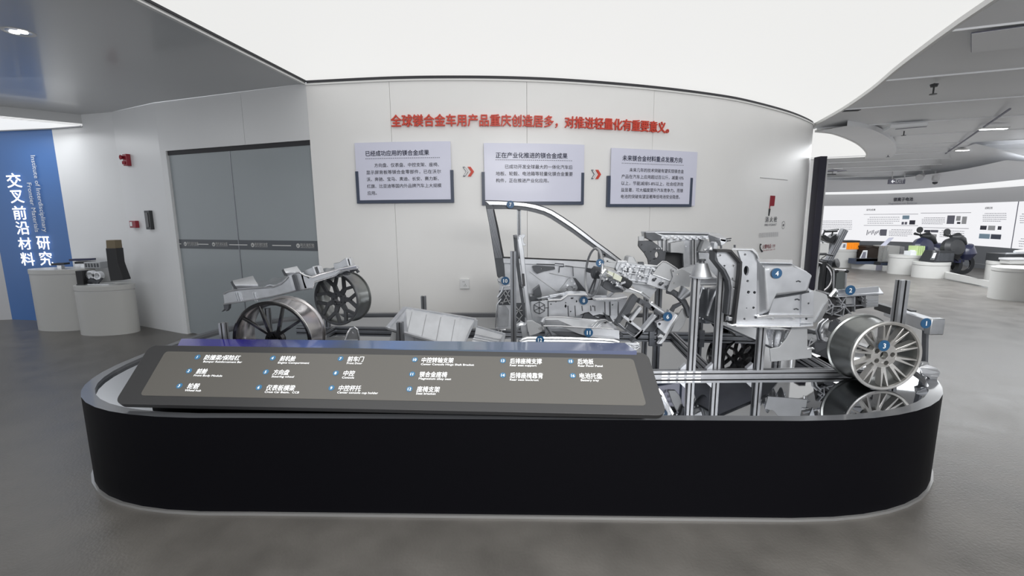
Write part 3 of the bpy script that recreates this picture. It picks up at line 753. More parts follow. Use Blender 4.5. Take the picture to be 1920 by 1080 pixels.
# ============================================================ INFORMATION PANEL
NL, NR = Z(213, 757, .568), Z(1251, 779, .568)
_e = (NR - NL).normalized(); _d = V((-_e.y, _e.x, 0)) * cos(R(38)) + V((0, 0, sin(R(38)))); _n = _e.cross(_d)
def plhit(px, py): d = ray(px, py); o = V((0, 0, CAMZ)); return o + d * ((NL - o).dot(_n) / d.dot(_n))
FL, FR = plhit(281, 647), plhit(1214, 661)
info = thing('information_panel', 'slanted grey touch panel listing sixteen numbered parts at the platform edge', 'information panel', (-.68, 2.2, PZ))
px_ = (NR - NL).normalized(); 
py_ = ((FL + FR) / 2 - (NL + NR) / 2); py_ = (py_ - px_ * py_.dot(px_)).normalized(); pn_ = px_.cross(py_)
def bil(u, v): return NL * (1 - u) * (1 - v) + NR * u * (1 - v) + FL * (1 - u) * v + FR * u * v
def rrect(u0, v0, u1, v1, r, o=0, n=6):
    L = (NR - NL).length; H = (FL - NL).length; pts = []
    for cx, cy, a0 in ((u1 - r / L, v0 + r / H, -pi / 2), (u1 - r / L, v1 - r / H, 0), (u0 + r / L, v1 - r / H, pi / 2), (u0 + r / L, v0 + r / H, pi)):
        for k in range(n + 1):
            a = a0 + pi / 2 * k / n; pts.append(bil(cx + r / L * cos(a), cy + r / H * sin(a)) + pn_ * o)
    return pts
obj('bezel', MB().prism(rrect(0, 0, 1, 1, .045), -pn_ * .035), m_bezel, info, bev=.003)
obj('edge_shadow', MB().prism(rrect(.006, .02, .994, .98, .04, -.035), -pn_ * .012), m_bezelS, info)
obj('screen', MB().prism(rrect(.042, .135, .970, .885, .02, .002), -pn_ * .002), m_screen, info)
# support box under the slope and ledge with painted reflection behind
b0, b1 = NL + px_ * .06, NR - px_ * .06
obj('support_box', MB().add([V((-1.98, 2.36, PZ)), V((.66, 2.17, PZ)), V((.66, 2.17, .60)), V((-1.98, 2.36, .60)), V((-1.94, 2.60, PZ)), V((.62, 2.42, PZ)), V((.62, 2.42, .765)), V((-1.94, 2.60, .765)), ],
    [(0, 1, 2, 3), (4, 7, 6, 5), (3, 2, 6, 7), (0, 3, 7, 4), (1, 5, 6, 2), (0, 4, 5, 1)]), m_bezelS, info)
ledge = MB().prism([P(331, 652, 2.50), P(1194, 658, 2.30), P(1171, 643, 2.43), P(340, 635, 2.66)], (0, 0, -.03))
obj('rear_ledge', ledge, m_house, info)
# text on the screen
L_ = (NR - NL).length
def sm(px, py):
    """pixel on the panel plane"""
    d = ray(px, py); t = (NL - V((0, 0, CAMZ))).dot(pn_) / d.dot(pn_); return V((0, 0, CAMZ)) + d * t
items = [(1, '防撞梁/保险杠', 'Bumper Reinforcement Bar', 371, 670, 382, 449, 381, 454), (2, '前舱', 'Front Body Module', 355, 696, 367, 387, 363, 417), (3, '轮毂', 'Wheel hub', 337, 724, 350, 372, 346, 377),
 (4, '前机舱', 'Engine Compartment', 512, 672, 524, 553, 521, 580), (5, '方向盘', 'Steering wheel', 499, 698, 511, 541, 509, 551), (6, '仪表板横梁', 'Cross Car Beam、CCB', 486, 727, 498, 552, 496, 561),
 (7, '前车门', 'Front Door', 639, 673, 651, 681, 650, 679), (8, '中控', 'Console', 630, 700, 643, 664, 641, 664), (9, '中控杯托', 'Center console cup holder', 622, 728, 634, 676, 632, 709),
 (10, '中控转轴支架', 'Center Console Hinge Shaft Bracket', 778, 675, 790, 850, 789, 889), (11, '镁合金座椅', 'Magnesium alloy seat', 773, 702, 786, 838, 785, 846), (12, '座椅支架', 'Seat bracket', 768, 730, 781, 824, 780, 817),
 (13, '后排座椅支撑', 'Rear seat support', 943, 677, 956, 1016, 956, 1006), (14, '后排座椅靠背', 'Rear seat backrest', 943, 704, 956, 1018, 956, 1010), (15, '后地板', 'Rear Floor Panel', 1070, 678, 1083, 1113, 1084, 1130), (16, '电池托盘', 'Battery tray', 1074, 705, 1087, 1129, 1089, 1123)]
fy = V((-px_.y, px_.x, 0)); 
for num, zh, en, bx, by, x0, x1, ex0, ex1 in items:
    c = sm(bx, by) + pn_ * .003
    obj('item_disc', MB().disc(c, pn_, .0155, .0006, 20), m_sbadge, info)
    text_obj('item_number', str(num), .022, m_whiteE, info, flatmap(c - px_ * (.0065 if num < 10 else .0125) - py_ * .008, px_, py_, .0012), bold=.0004)
    a = sm(x0, by + 4.5); b = sm(x1, by + 4.5); text_obj('item_name', zh, .036, m_whiteE, info, flatmap(a, px_, py_, .003), wd=(b - a).length, bold=.0004)
    a = sm(ex0, by + 10); b = sm(ex1, by + 10); text_obj('item_translation', en, .0165, m_whiteE, info, flatmap(a, px_, py_, .003), wd=(b - a).length, bold=.0002)

# ============================================================ ALUMINIUM FRAME
fr = thing('profile_frame', 'slotted aluminium profile frame under the car castings', 'frame', (0.3, 3.1, PZ))
NY = 2.73
RH = .04
obj('rail', MB().alu((-1.75, NY, PZ + .02), (2.25, NY, PZ + .02), .04, .04), m_alu, fr)
ra, rb = Z(620, 621, PZ), Z(1330, 634, PZ)
ra = ra + V((0, .02, .02)); rb = rb + V((0, .02, .02)); rb = rb + (rb - ra) * .25; ra = ra - (rb - ra) * .08
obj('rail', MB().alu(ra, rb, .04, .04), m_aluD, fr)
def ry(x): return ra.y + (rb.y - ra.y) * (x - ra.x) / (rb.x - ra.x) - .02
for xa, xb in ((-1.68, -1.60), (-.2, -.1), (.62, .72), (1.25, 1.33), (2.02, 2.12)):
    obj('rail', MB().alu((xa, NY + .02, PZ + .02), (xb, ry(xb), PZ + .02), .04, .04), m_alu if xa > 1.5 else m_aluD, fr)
def post(px, pyt, Y, zb, wd=.04, m=None, dp=.04, lean=0):
    q = P(px, pyt, Y); b = V((q.x, Y, zb)); o = obj('post', MB().alu(b, (q.x, Y, q.z), wd, dp, (0, 1, 0)), m or m_alu, fr); return q
RT = PZ + .04
post(1305, 518, NY, RT); post(1355, 486, NY + .03, RT); post(1428, 614, NY, RT)
post(1457, 660, 2.95, RT - .04); post(1693, 525, 2.86, RT - .04, .055, dp=.05)
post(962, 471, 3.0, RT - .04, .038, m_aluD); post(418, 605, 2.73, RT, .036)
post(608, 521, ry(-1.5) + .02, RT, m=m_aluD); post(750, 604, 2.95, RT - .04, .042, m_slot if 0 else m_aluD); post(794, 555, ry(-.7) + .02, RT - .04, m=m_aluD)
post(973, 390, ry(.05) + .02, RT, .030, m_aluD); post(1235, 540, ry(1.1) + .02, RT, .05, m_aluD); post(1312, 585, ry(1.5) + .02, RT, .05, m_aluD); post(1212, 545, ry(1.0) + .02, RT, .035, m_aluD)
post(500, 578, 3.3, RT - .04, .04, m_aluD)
for px, Y in ((1286, NY), (1336, NY), (1411, NY)):
    q = P(px, 694, Y); q.z = RT
    obj('corner_bracket', MB().prism([q, q + V((-.035, 0, 0)), q + V((-.035, 0, .006)), q + V((0, 0, .04))], (0, .03, 0)), m_castL, fr)
for s, z in ((1, PZ + .03), (1, PZ + .01)):
    mb = MB()
    for k in range(5): x = .93 + k * .052; mb.box((x, NY - .022, z - .004), (x + .036, NY - .02, z + .004))
    obj('joint_plate', mb, m_shin, fr)
mb = MB()
for px in (1228, 1243, 1305, 1320): 
    q = P(px, 630, 3.56); mb.box((q.x - .02, ry(q.x) - .03, PZ + .0), (q.x + .02, ry(q.x), PZ + .07))
obj('corner_bracket', mb, m_aluD, fr)

# ============================================================ WHEELS
def wheel(label, c, axis, r, width, spokes, kind, m_face, m_bar, holes=5, capm=None, hub=.32, phase=0):
    """c: centre of the outer face, axis: from face to back"""
    a = V(axis).normalized(); t = thing('wheel_rim', label, 'wheel', V((c[0], c[1], c[2] - r)))
    c = V(c); w_ = width
    barrel = [(r * .965, 0), (r, .004), (r, .016), (r * .90, .03), (r * .885, w_ * .45), (r * .93, w_ * .75), (r * .95, w_ * .93), (r * 1.0, w_ * .95), (r * 1.0, w_), (r * .94, w_), (r * .90, w_ * .8), (r * .84, w_ * .5), (r * .86, .045), (r * .93, .012)]
    obj('barrel', MB().lathe(barrel, c, a, 72, True), m_bar, t)
    obj('lip', MB().lathe([(r * .915, -.002), (r * .97, -.004), (r * 1.0, .0), (r * .99, .008), (r * .91, .012)], c, a, 72, True), m_face, t)
    # hub with bolt holes
    u = a.cross(V((0, 0, 1))).normalized() * -1; v = u.cross(a).normalized()
    if v.z < 0: v = -v
    hr = r * hub; n = 30; hc = c + a * .018
    def ringp(cc, rr, n, off=0): return [cc + (u * cos(2 * pi * k / n + off) + v * sin(2 * pi * k / n + off)) * rr for k in range(n)]
    hl = [ringp(hc, r * .115, 16)] + [ringp(hc + (u * cos(phase + 2 * pi * k / holes) + v * sin(phase + 2 * pi * k / holes)) * hr * .66, r * (.072 if kind == 'twin' else .03), 10) for k in range(holes)]
    obj('hub', MB().prism(ringp(hc, hr, n), a * .035, hl), m_face, t, bev=.0015)
    if kind != 'Y': obj('hub_backing', MB().lathe([(0, .06), (hr * .98, .06), (hr * .98, .065), (0, .065)], c, a, 24), m_barrel if kind == 'twin' else m_face, t)
    def spoke(a0, a1, w0, w1, r0, r1, d0, d1, name='spoke'):
        p0 = c + (u * cos(a0) + v * sin(a0)) * r0 + a * d0; p1 = c + (u * cos(a1) + v * sin(a1)) * r1 + a * d1
        ax = (p1 - p0).normalized(); sd_ = ax.cross(a).normalized(); th = .042 if kind == 'twin' else .022
        pts = [p0 + sd_ * w0 / 2, p1 + sd_ * w1 / 2, p1 - sd_ * w1 / 2, p0 - sd_ * w0 / 2]
        return MB().prism(pts, a * th)
    for k in range(spokes):
        b = phase + 2 * pi * (k + .5) / spokes
        if kind == 'V':
            mb = spoke(b - .09, b - .30, r * .075, r * .06, hr * .9, r * .95, .018, .002); mb2 = spoke(b + .09, b + .30, r * .075, r * .06, hr * .9, r * .95, .018, .002)
            n0 = len(mb.v); mb.v += mb2.v; mb.f += [tuple(i + n0 for i in f) for f in mb2.f]
        elif kind == 'twin':
            mb = spoke(b - .04, b - .105, r * .085, r * .034, hr * .92, r * .90, .018, .002); mb2 = spoke(b + .04, b + .105, r * .085, r * .034, hr * .92, r * .90, .018, .002)
            n0 = len(mb.v); mb.v += mb2.v; mb.f += [tuple(i + n0 for i in f) for f in mb2.f]
            # web joining the pair near the hub
            wb_ = spoke(b, b, r * .12, r * .15, hr * .9, r * .50, .022, .018); n0 = len(mb.v); mb.v += wb_.v; mb.f += [tuple(i + n0 for i in f) for f in wb_.f]
        else:
            y = .55
            mb = spoke(b, b, r * .20, r * .15, hr * .8, r * y, .022, .014)
            for sg in (-1, 1):
                m2 = spoke(b, b + sg * .30, r * .12, r * .11, r * (y - .05), r * .94, .014, .004); n0 = len(mb.v); mb.v += m2.v; mb.f += [tuple(i + n0 for i in f) for f in m2.f]
        obj('spoke', mb, m_face, t, bev=.002)
    return t
q = P(1664, 655.5, 2.47)
w3 = wheel('silver ten twin-spoke wheel standing at the front of the platform', (q.x, q.y, PZ + .2005), (0, 1, 0), .2005, .205, 10, 'twin', m_wheel, m_barrel, phase=.25 + pi / 2, hub=.37)
PB(w3, 1657, 648, 2.462, '3', 11)
q = P(511, 650, 2.72); 
wheel('gloss black wheel with forked spokes leaning beside the rear casting', (q.x, q.y, PZ + .25), (.05, 1, 0), .25, .20, 5, 'V', m_blackw, m_barrelp, phase=.35, hub=.22)
q = P(630, 562, 3.55)
wheel('dark grey mesh wheel behind the black wheel, under the rear casting', (q.x, q.y, q.z), (.30, .95, 0), .210, .17, 7, 'Y', m_greyw, m_barrel, phase=.0, hub=.30)
q = P(1392, 586, 3.62)
wheel('far black wheel hidden behind the front apron, seen mirrored', (q.x + .02, q.y, PZ + .19), (-.3, 1, 0), .19, .19, 7, 'Y', m_blackw, m_blackw, phase=.3, hub=.3)

# ============================================================ REAR FLOOR CASTING (left end)
rf = thing('rear_floor_casting', 'large silver rear floor casting sloping over the two rear wheels', 'car part', P(540, 590, 3.1))
YA = 3.05
top = [(418, 551), (426, 547), (435, 543.5), (447, 542.8), (470, 541), (512, 538.3), (530, 532.5), (538, 522), (545, 516), (556, 511.4), (564.6, 511)]
bot = [(585, 540), (556, 545), (512, 556), (470, 563), (420, 570.5)]
front = pp([(418, 551), (426, 547), (435, 543.5), (470, 541), (512, 538.3), (526, 533), (535, 525), (541, 518), (556, 511.4), (568, 511), (571, 526), (577, 542), (556, 545), (512, 556), (470, 563), (420, 570.5)], YA)
obj('side_wall', MB().prism(front, (0, .018, 0)), m_cast, rf, bev=.004)
obj('rim_flange', MB().tube(pp([(419, 551), (428, 546.5), (447, 543), (470, 541), (512, 538.5), (526, 533), (535, 525), (541, 518), (556, 511.5), (565, 511)], YA - .005), .006, 6).tube(pp([(420, 570.5), (470, 563), (512, 556), (556, 545), (585, 540)], YA - .005), .006, 6), m_castL, rf)
for x in (440, 444, 448, 474, 478): obj('rib', MB().bar(P(x, 548, YA - .006), P(x + 5, 565, YA - .006), .004, .008, (0, 1, 0)), m_castL, rf)
for xa, xb in ((545, 553), (551, 559)): obj('rib', MB().bar(P(xa, 516, YA - .012), P(xb, 544, YA - .012), .02, .02, (0, 1, 0)), m_castD if xa == 551 else m_castL, rf)
arm = pp([(562, 511), (572, 517), (585, 520), (601, 513.5), (637, 505), (668, 499.5), (672, 503), (640, 508), (629, 517), (590, 529), (587, 540), (571, 543)], YA)
obj('arm', MB().prism(arm, (0, .03, 0)), m_castL, rf, bev=.004)
obj('arm_flange', MB().tube(pp([(562, 511), (572, 517), (585, 520), (601, 513.5), (637, 505), (668, 499)], YA - .01), .007, 6).tube(pp([(571, 543), (587, 540), (590, 529), (629, 517), (640, 508), (672, 503)], YA - .01), .005, 6), m_shin, rf)
# tray surface going back
def deck(u, v):
    x = 426 + (655 - 426) * u; y = 546 + (502 - 546) * u
    a = P(x, y + 4, YA + .01); b = P(x + 10, y - 9, YA + .55)
    return a.lerp(b, v) + V((0, 0, -.03 * sin(pi * v) + .006 * sin(u * 60)))
obj('deck', MB().patch(deck, 40, 8, (0, 0, -.008)), m_cast, rf)
for q_ in ([(436, 526), (441, 523), (474, 517), (481, 523), (486, 532), (486, 541), (447, 543), (444, 535)], [(532, 504), (540, 501), (557, 499), (564, 504), (568, 511), (552, 512), (541, 518), (538, 511)]):
    f_ = pp(q_[:1] + q_[2:3], YA)
    l = q_
    a0, a1, a2 = P(*l[0], YA + .02), P(*l[-1], YA - .0), P(*l[-2], YA)
    b0, b1, b2 = P(*l[2], YA + .22), P(*l[4], YA + .10), P(*l[5], YA + .04)
    def curl(u, v, l=l):
        # curved flap: left edge l[0]->l[-1]->l[-2], right edge l[2]->l[4]->l[5]
        if v < .5: A = P(*l[0], YA).lerp(P(*l[-1], YA), v * 2); B = P(*l[2], YA + .05).lerp(P(*l[4], YA + .02), v * 2)
        else: A = P(*l[-1], YA).lerp(P(*l[-2], YA), v * 2 - 1); B = P(*l[4], YA + .02).lerp(P(*l[5], YA), v * 2 - 1)
        return A.lerp(B, u) + V((0, -.02 * sin(pi * v), .004 * sin(pi * v)))
    obj('flap', MB().patch(curl, 6, 10, (.0, .006, -.006)), m_castL, rf)
    obj('flap_inner', MB().prism(pp([(l[0][0] - 4, l[0][1] + 3), l[0], l[-1], l[-2], (l[-2][0] - 8, l[-2][1] - 1)], YA + .02), (0, .12, 0)), m_castD, rf)
for q_ in ([(565, 508), (572, 507), (591, 499), (594, 498), (599, 512), (593, 516), (582, 517)], [(625, 494), (636, 492), (646, 485), (652, 483), (656, 498), (640, 503), (627, 506)]):
    obj('tower', MB().prism(pp(q_, YA + .05), (0, .06, 0)), m_cast, rf, bev=.003)
for a, b in (((590, 499), (596, 515)), ((599, 498), (604, 513)), ((652, 483), (656, 498)), ((658, 484), (661, 497))): obj('tower_rib', MB().bar(P(*a, YA + .03), P(*b, YA + .03), .010, .05, (0, 1, 0)), m_shin, rf)
obj('tower_recess', MB().prism(pp([(593, 500), (598, 499), (602, 513), (597, 514)], YA + .035), (0, .02, 0)).prism(pp([(654, 485), (657, 485), (660, 496), (657, 497)], YA + .035), (0, .02, 0)), m_castD, rf)
obj('foot', MB().prism(pp([(419, 570), (429, 569), (428, 579), (424, 584), (422, 580), (415, 585), (420, 579)], YA), (0, .03, 0)), m_castD, rf)
mb = MB()
for k in range(9):
    a = P(596 + k * 7.5, 519 - k * 1.9, YA + .08); mb.box(a + V((-.014, 0, -.03 - .01 * (k % 2))), a + V((.012, .05, .01)))
mb.tube([P(660, 507, YA + .05), P(668, 505, YA + .05), P(672, 511, YA + .05)], .012, 6)
obj('underside_clips', mb, m_castD, rf)
# small cast lug
lg = thing('cast_lug', 'small pointed silver lug between black wheel and battery tray', 'car part', P(660, 640, 2.95))
obj('lug_web', MB().prism(pp([(645, 639), (652, 624), (657, 616), (664, 613.5), (670, 618), (673, 632), (673, 640)], 2.95), (0, .02, 0), [circ(662, 623, 2.95, 1.8)]), m_cast, lg, bev=.003)
obj('lug_flange', MB().tube(pp([(645, 639), (652, 624), (657, 616), (664, 613.5), (670, 618), (673, 632), (673, 640)], 2.94), .006, 6), m_shin, lg)
obj('lug_base', MB().prism([P(612, 633, 3.1), P(640, 629, 3.1), P(675, 640, 2.93), P(610, 640, 2.93)], (0, 0, -.02)), m_cast, lg)

# ============================================================ BATTERY TRAY
bt = thing('battery_tray_casting', 'white-silver boat-shaped battery tray tilted on short posts', 'car part', P(830, 650, 3.15))
Yb, Yf = 3.42, 3.0
BLk, BRk = P(759.6, 576.6, Yb), P(893, 598.5, Yb); FLk = P(727, 615, Yf); FRk = P(868, 655, Yf)
def rimq(u, v): return (FLk * (1 - u) + FRk * u) * (1 - v) + (BLk * (1 - u) + BRk * u) * v
def tray(u, v):
    e = min(u * 6, (1 - u) * 7, v * 3.2, (1 - v) * 1.9, 1); e = max(0, e); d = .5 - .5 * cos(pi * e)
    p = rimq(u, v); n_ = (BLk - FLk).cross(FRk - FLk).normalized()
    if n_.z > 0: n_ = -n_
    return p + V((0, -.03, -.135)) * d + V((0, 0, .004)) * (abs(math.sin(u * pi * 4.5)) > .985)
obj('tray_shell', MB().patch(tray, 60, 26, (0, .004, -.006)), m_castL, bt, ang=50)
def rimstrip(a, b, w_):
    d = (b - a).normalized(); return MB().bar(a, b, w_, .012)
for a, b in ((BLk, BRk), (FLk, BLk), (FLk, FRk)): obj('rim_flange', rimstrip(a, b, .030), m_castL, bt)
obj('corner_step', MB().prism(pp([(890, 598), (896, 600), (895.5, 613), (889, 611)], 3.38), (0, -.03, 0)), m_castL, bt)
NA, NB, NC_, ND = P(893, 612, 3.36), P(946, 626.5, 3.32), P(942, 645, 3.08), P(880, 640, 3.02)
def neck(u, v):
    p = (ND * (1 - u) + NC_ * u) * (1 - v) + (NA * (1 - u) + NB * u) * v
    e = max(0, min(1, v * 4, (1 - v) * 4, (1 - u) * 6)); return p + V((0, 0, -.04)) * e
obj('tray_neck', MB().patch(neck, 24, 14, (0, 0, -.006)), m_castL, bt)
for a, b in ((NA, NB), (NB, NC_)): obj('rim_flange', MB().bar(a, b, .018, .012), m_castL, bt)
mb = MB()
for k in range(5):
    v = .18 + .15 * k; mb.tube([neck(u_ / 8, v) + V((0, 0, .004)) for u_ in range(8)], .003, 5)
for k in range(4): mb.tube([tray(.12 + .2 * k, v_ / 10) + V((0, 0, .003)) for v_ in range(1, 10)], .0022, 5)
obj('rib', mb, m_plate, bt)
obj('tray_support', MB().prism(pp([(735, 622), (743, 624), (742, 645), (728, 645)], 3.0), (0, .03, 0)), m_plate, bt)
# ============================================================ CAR DOOR
YD = 3.72
cd = thing('car_door_casting', 'tall silver car front door casting with an empty window frame', 'car door', P(1020, 600, YD))
outer = [(909, 376), (935, 376.5), (963, 378), (985, 380), (1005, 383.6), (1020, 388), (1035.6, 394.7), (1054, 406), (1074.4, 419.7), (1095, 435), (1116, 451.7), (1140, 469), (1166, 489)]
inner = [(925.8, 392), (950, 392), (971.7, 393), (988, 395), (1005, 399), (1019, 403), (1032.8, 409.6), (1052, 422), (1074.4, 437), (1096, 453), (1119, 469.5), (1135, 481), (1148, 491)]
mid = [(o[0] * .5 + i[0] * .5, o[1] * .48 + i[1] * .52) for o, i in zip(outer, inner)]
obj('upper_frame', MB().prism(pp(outer + mid[::-1], YD), (0, .05, 0)), m_shin, cd, bev=.003)
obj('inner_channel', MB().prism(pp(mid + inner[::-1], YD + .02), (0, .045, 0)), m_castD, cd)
obj('weather_edge', MB().tube(pp(outer, YD - .004), .004, 5), m_castD, cd)
obj('pillar', MB().prism(pp([(909, 378), (925, 386), (935, 430), (944, 480), (947, 520), (940, 528), (932, 518), (925, 470), (917, 420)], YD + .01), (0, .05, 0)), m_castD, cd, bev=.003)
mb = MB()
for k in range(5): mb.bar(P(914 + 2.2 * k, 392, YD), P(930 + 2.6 * k, 484, YD), .006, .01, (0, 1, 0))
obj('pillar_rib', mb, m_aluD, cd)
obj('pillar_edge', MB().tube(pp([(926, 393), (935, 436), (944, 481)], YD - .005), .004, 5), m_rubber, cd)
obj('belt_rail', MB().prism(pp([(943, 484), (1030, 486), (1126, 491), (1135, 498), (1128, 505), (1030, 497), (944, 494)], YD), (0, .04, 0)), m_castL, cd, bev=.003)
obj('belt_seal', MB().tube(pp([(943, 482.5), (985, 484), (1030, 486), (1080, 488), (1126, 491)], YD - .01), .006, 6), m_rubber, cd)
low = pp([(943, 494), (1030, 497), (1128, 505), (1140, 540), (1135, 570), (1120, 600), (1040, 608), (985, 612), (932, 617), (933, 571), (938, 528), (946, 520)], YD + .02)
hls = [[P(*q, YD + .02) for q in ((962, 545), (990, 545), (990, 560), (960, 560))]]
obj('inner_panel', MB().prism(low, (0, .02, 0)), m_castL, cd)
mb = MB(); mb.tube(pp([(940, 560), (932, 571), (929, 614), (934, 618), (948, 618)], YD), .006, 6)
obj('edge_flange', mb, m_shin, cd)
obj('pressed_recess', MB().prism(pp([(934, 574), (948, 573), (954, 582), (953, 612), (932, 613)], YD + .005), (0, .012, 0)), m_cast, cd, bev=.004)
mb = MB()
for (a, b) in (((936, 560), (948, 545)), ((948, 545), (955, 556)), ((938, 568), (956, 563)), ((944, 548), (956, 570)), ((955, 545), (942, 570)), ((966, 572), (978, 590)), ((978, 572), (966, 592)), ((966, 592), (982, 606)), ((980, 590), (968, 606)), ((966, 582), (982, 582))):
    mb.bar(P(*a, YD), P(*b, YD), .006, .02, (0, 1, 0))
obj('lattice_rib', mb, m_plate, cd)
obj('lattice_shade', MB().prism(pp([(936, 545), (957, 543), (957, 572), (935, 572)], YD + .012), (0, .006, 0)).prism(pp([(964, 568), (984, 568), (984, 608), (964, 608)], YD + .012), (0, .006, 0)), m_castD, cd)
obj('window_regulator', MB().prism(pp([(998, 499), (1002, 498), (1040, 500), (1041, 505), (1020, 509), (1007, 513.5), (1001, 508)], YD - .01), (0, .02, 0), [circ(1016, 504, YD - .01, 1.5)]), m_castD, cd)
mb = MB().tube(pp([(1006, 495), (1040, 496), (1041, 494), (1057, 495), (1057, 500), (1049, 500), (1048, 511)], YD - .01), .004, 5).tube(pp([(1060, 498), (1074, 500), (1075, 518)], YD - .01), .003, 5)
obj('wiring_channel', mb, m_castD, cd)
obj('speaker_mount', MB().prism(pp([(1046, 546), (1056, 536), (1066, 523), (1074, 521), (1081, 531), (1084, 541), (1076, 550), (1060, 551)], YD - .01), (0, .015, 0), [circ(1069, 541, YD - .01, 5)]), m_cast, cd, bev=.002)
for x, y in ((1072, 527), (1077, 532), (1077, 541), (1061, 546), (1064, 535), (1071, 549)): obj('mount_bolt', MB().disc(P(x, y, YD - .012), (0, -1, 0), .008, .006, 10), m_shin, cd)
obj('diagonal_brace', MB().prism(pp([(1075, 521), (1080, 522), (1099, 545), (1096, 553), (1086, 545)], YD - .012), (0, .012, 0)), m_castD, cd)
obj('crease', MB().tube(pp([(993, 509), (1015, 526), (1046, 548)], YD + .012), .0025, 5).tube(pp([(1030, 512), (1068, 520), (1082, 530)], YD + .012), .0025, 5), m_plate, cd)
obj('mirror_base', MB().prism(pp([(1122, 466), (1136, 474), (1152, 486), (1133, 492), (1122, 497)], YD - .01), (0, .03, 0), [circ(1133, 478.5, YD - .01, 2.6), circ(1125, 472, YD - .01, 1.5), circ(1126, 484, YD - .01, 1.2)]), m_castD, cd)
obj('lower_shelf', MB().prism(pp([(1000, 545), (1012, 536), (1016, 552), (1014, 560), (1003, 560)], YD - .08), (0, .1, 0)), m_castD, cd)
obj('arm_ledge', MB().box(P(994, 556, YD - .12), P(1014, 561, YD)), m_castD, cd)
for a in ((1128, 513),): pass
PB(cd, 957, 383.5, YD - .008, '7', 7)

# ============================================================ HINGE SHAFT BRACKET (10)
hb_ = thing('hinge_bracket', 'small silver hinge bracket with number ten behind the front post', 'car part', P(947, 545, 3.2))
obj('bracket_plate', MB().prism(pp([(932, 524), (941, 519), (952, 522), (955, 536), (948, 540), (944, 536), (936, 534)], 3.25), (0, .02, 0)), m_cast, hb_, bev=.002)
obj('bracket_arm', MB().tube(pp([(944, 536), (941, 546), (933, 557)], 3.25), .008, 6).tube(pp([(934, 526), (940, 531), (946, 530)], 3.24), .006, 6), m_castL, hb_)
obj('bracket_clip', MB().box(P(944, 538, 3.24), P(956, 534, 3.27)), m_shin, hb_, bev=.003)
PB(hb_, 947.5, 526.5, 3.22, '10', 8)

# ============================================================ SEAT: backrest frame, pan, bracket
sb = thing('seat_backrest_frame', 'leaning silver seat backrest frame with hooked top beside the front post', 'seat frame', P(1000, 632, 3.1))
Ys = 3.06
obj('main_upright', MB().prism(pp([(970, 442), (977, 444), (982, 468), (985, 500), (990, 550), (996, 590), (999, 602), (988, 603), (984, 560), (978, 510), (973, 470)], Ys), (0, .035, 0)), m_castL, sb, bev=.004)
obj('rear_upright', MB().prism(pp([(962, 441), (969, 440), (971, 470), (977, 520), (982, 560), (986, 597), (981, 590), (974, 545), (968, 500), (964, 462)], Ys + .25), (0, .03, 0)), m_castD, sb, bev=.003)
obj('top_bracket', MB().prism(pp([(973, 441), (984, 438.5), (985, 443), (981, 448), (982, 456), (986, 457), (986, 461), (979, 461), (975, 450)], Ys + .01), (0, .03, 0)), m_cast, sb, bev=.002)
obj('cross_tube', MB().tube([P(973, 446, Ys), P(966, 443, Ys + .25)], .012, 8).tube([P(985, 540, Ys + .01), P(978, 535, Ys + .25)], .010, 8), m_aluD, sb)
obj('recliner_plate', MB().prism(pp([(987, 602), (999, 601), (1006, 606), (1014, 609), (1018, 616), (1016, 622), (1004, 627), (993, 630), (989, 618)], Ys - .01), (0, .012, 0), [circ(1012, 616.8, Ys - .01, 1.8)]), m_plate, sb, bev=.002)
obj('slot_recess', MB().prism(pp([(978, 513), (983, 513), (985, 536), (980, 538)], Ys - .002), (0, .01, 0)), m_slot, sb)
obj('lower_side', MB().prism(pp([(976, 612), (988, 606), (990, 636), (980, 636)], Ys + .02), (0, .04, 0)), m_castL, sb, bev=.003)
obj('curved_cover', MB().tube(pp([(966, 622), (969, 613), (977, 608), (988, 611)], Ys + .06), [.018, .022, .022, .015], 10), m_castL, sb)
sp_ = thing('seat_pan_casting', 'long silver seat pan tub with raised front lip, numbered eleven', 'car part', P(1090, 640, 3.1))
Yk, Yn = 3.32, 2.98
back = [(1020, 597), (1024, 595.3), (1045, 594.7), (1060, 595.2), (1080, 597.5), (1105, 599.5), (1125, 601), (1147, 605)]
frnt = [(1019, 611.5), (1026, 611.5), (1052, 611.8), (1072, 613), (1100, 615), (1125, 615.2), (1146, 617), (1161, 619)]
def lerp_list(l, u):
    x = u * (len(l) - 1); i = min(int(x), len(l) - 2); t = x - i; return (l[i][0] * (1 - t) + l[i + 1][0] * t, l[i][1] * (1 - t) + l[i + 1][1] * t)
def pan(u, v):
    a = P(*lerp_list(back, u), Yk); b = P(*lerp_list(frnt, u), Yn); p = b.lerp(a, v)
    e = max(0, min(1, u * 9, (1 - u) * 2.2, v * 5, (1 - v) * 5)); d = .5 - .5 * cos(pi * e)
    bump_ = .05 * max(0, 1 - ((u - .80) / .16) ** 2) * max(0, 1 - ((v - .55) / .42) ** 2)
    return p + V((0, 0, -.085 * d + bump_))
obj('tub', MB().patch(pan, 56, 16, (0, 0, -.006)), m_castL, sp_, ang=50)
obj('side_skirt', MB().prism(pp([(1052, 611.8), (1072, 613), (1100, 615), (1125, 615.2), (1146, 617), (1161, 619), (1161.5, 636), (1140, 634), (1105, 631.5), (1085, 626), (1068, 619)], Yn - .003), (0, .015, 0)), m_castL, sp_, bev=.004)
obj('under_curve', MB().prism(pp([(1024, 612), (1052, 612), (1068, 619), (1085, 626), (1105, 631.5), (1080, 632), (1050, 630), (1034, 622)], Yn + .03), (0, .2, 0)), m_castD, sp_, bev=.004)
obj('end_cap', MB().tube(pp([(1020, 597), (1017.5, 603), (1019, 611)], Yn + .12), [.012, .018, .012], 8), m_castL, sp_)
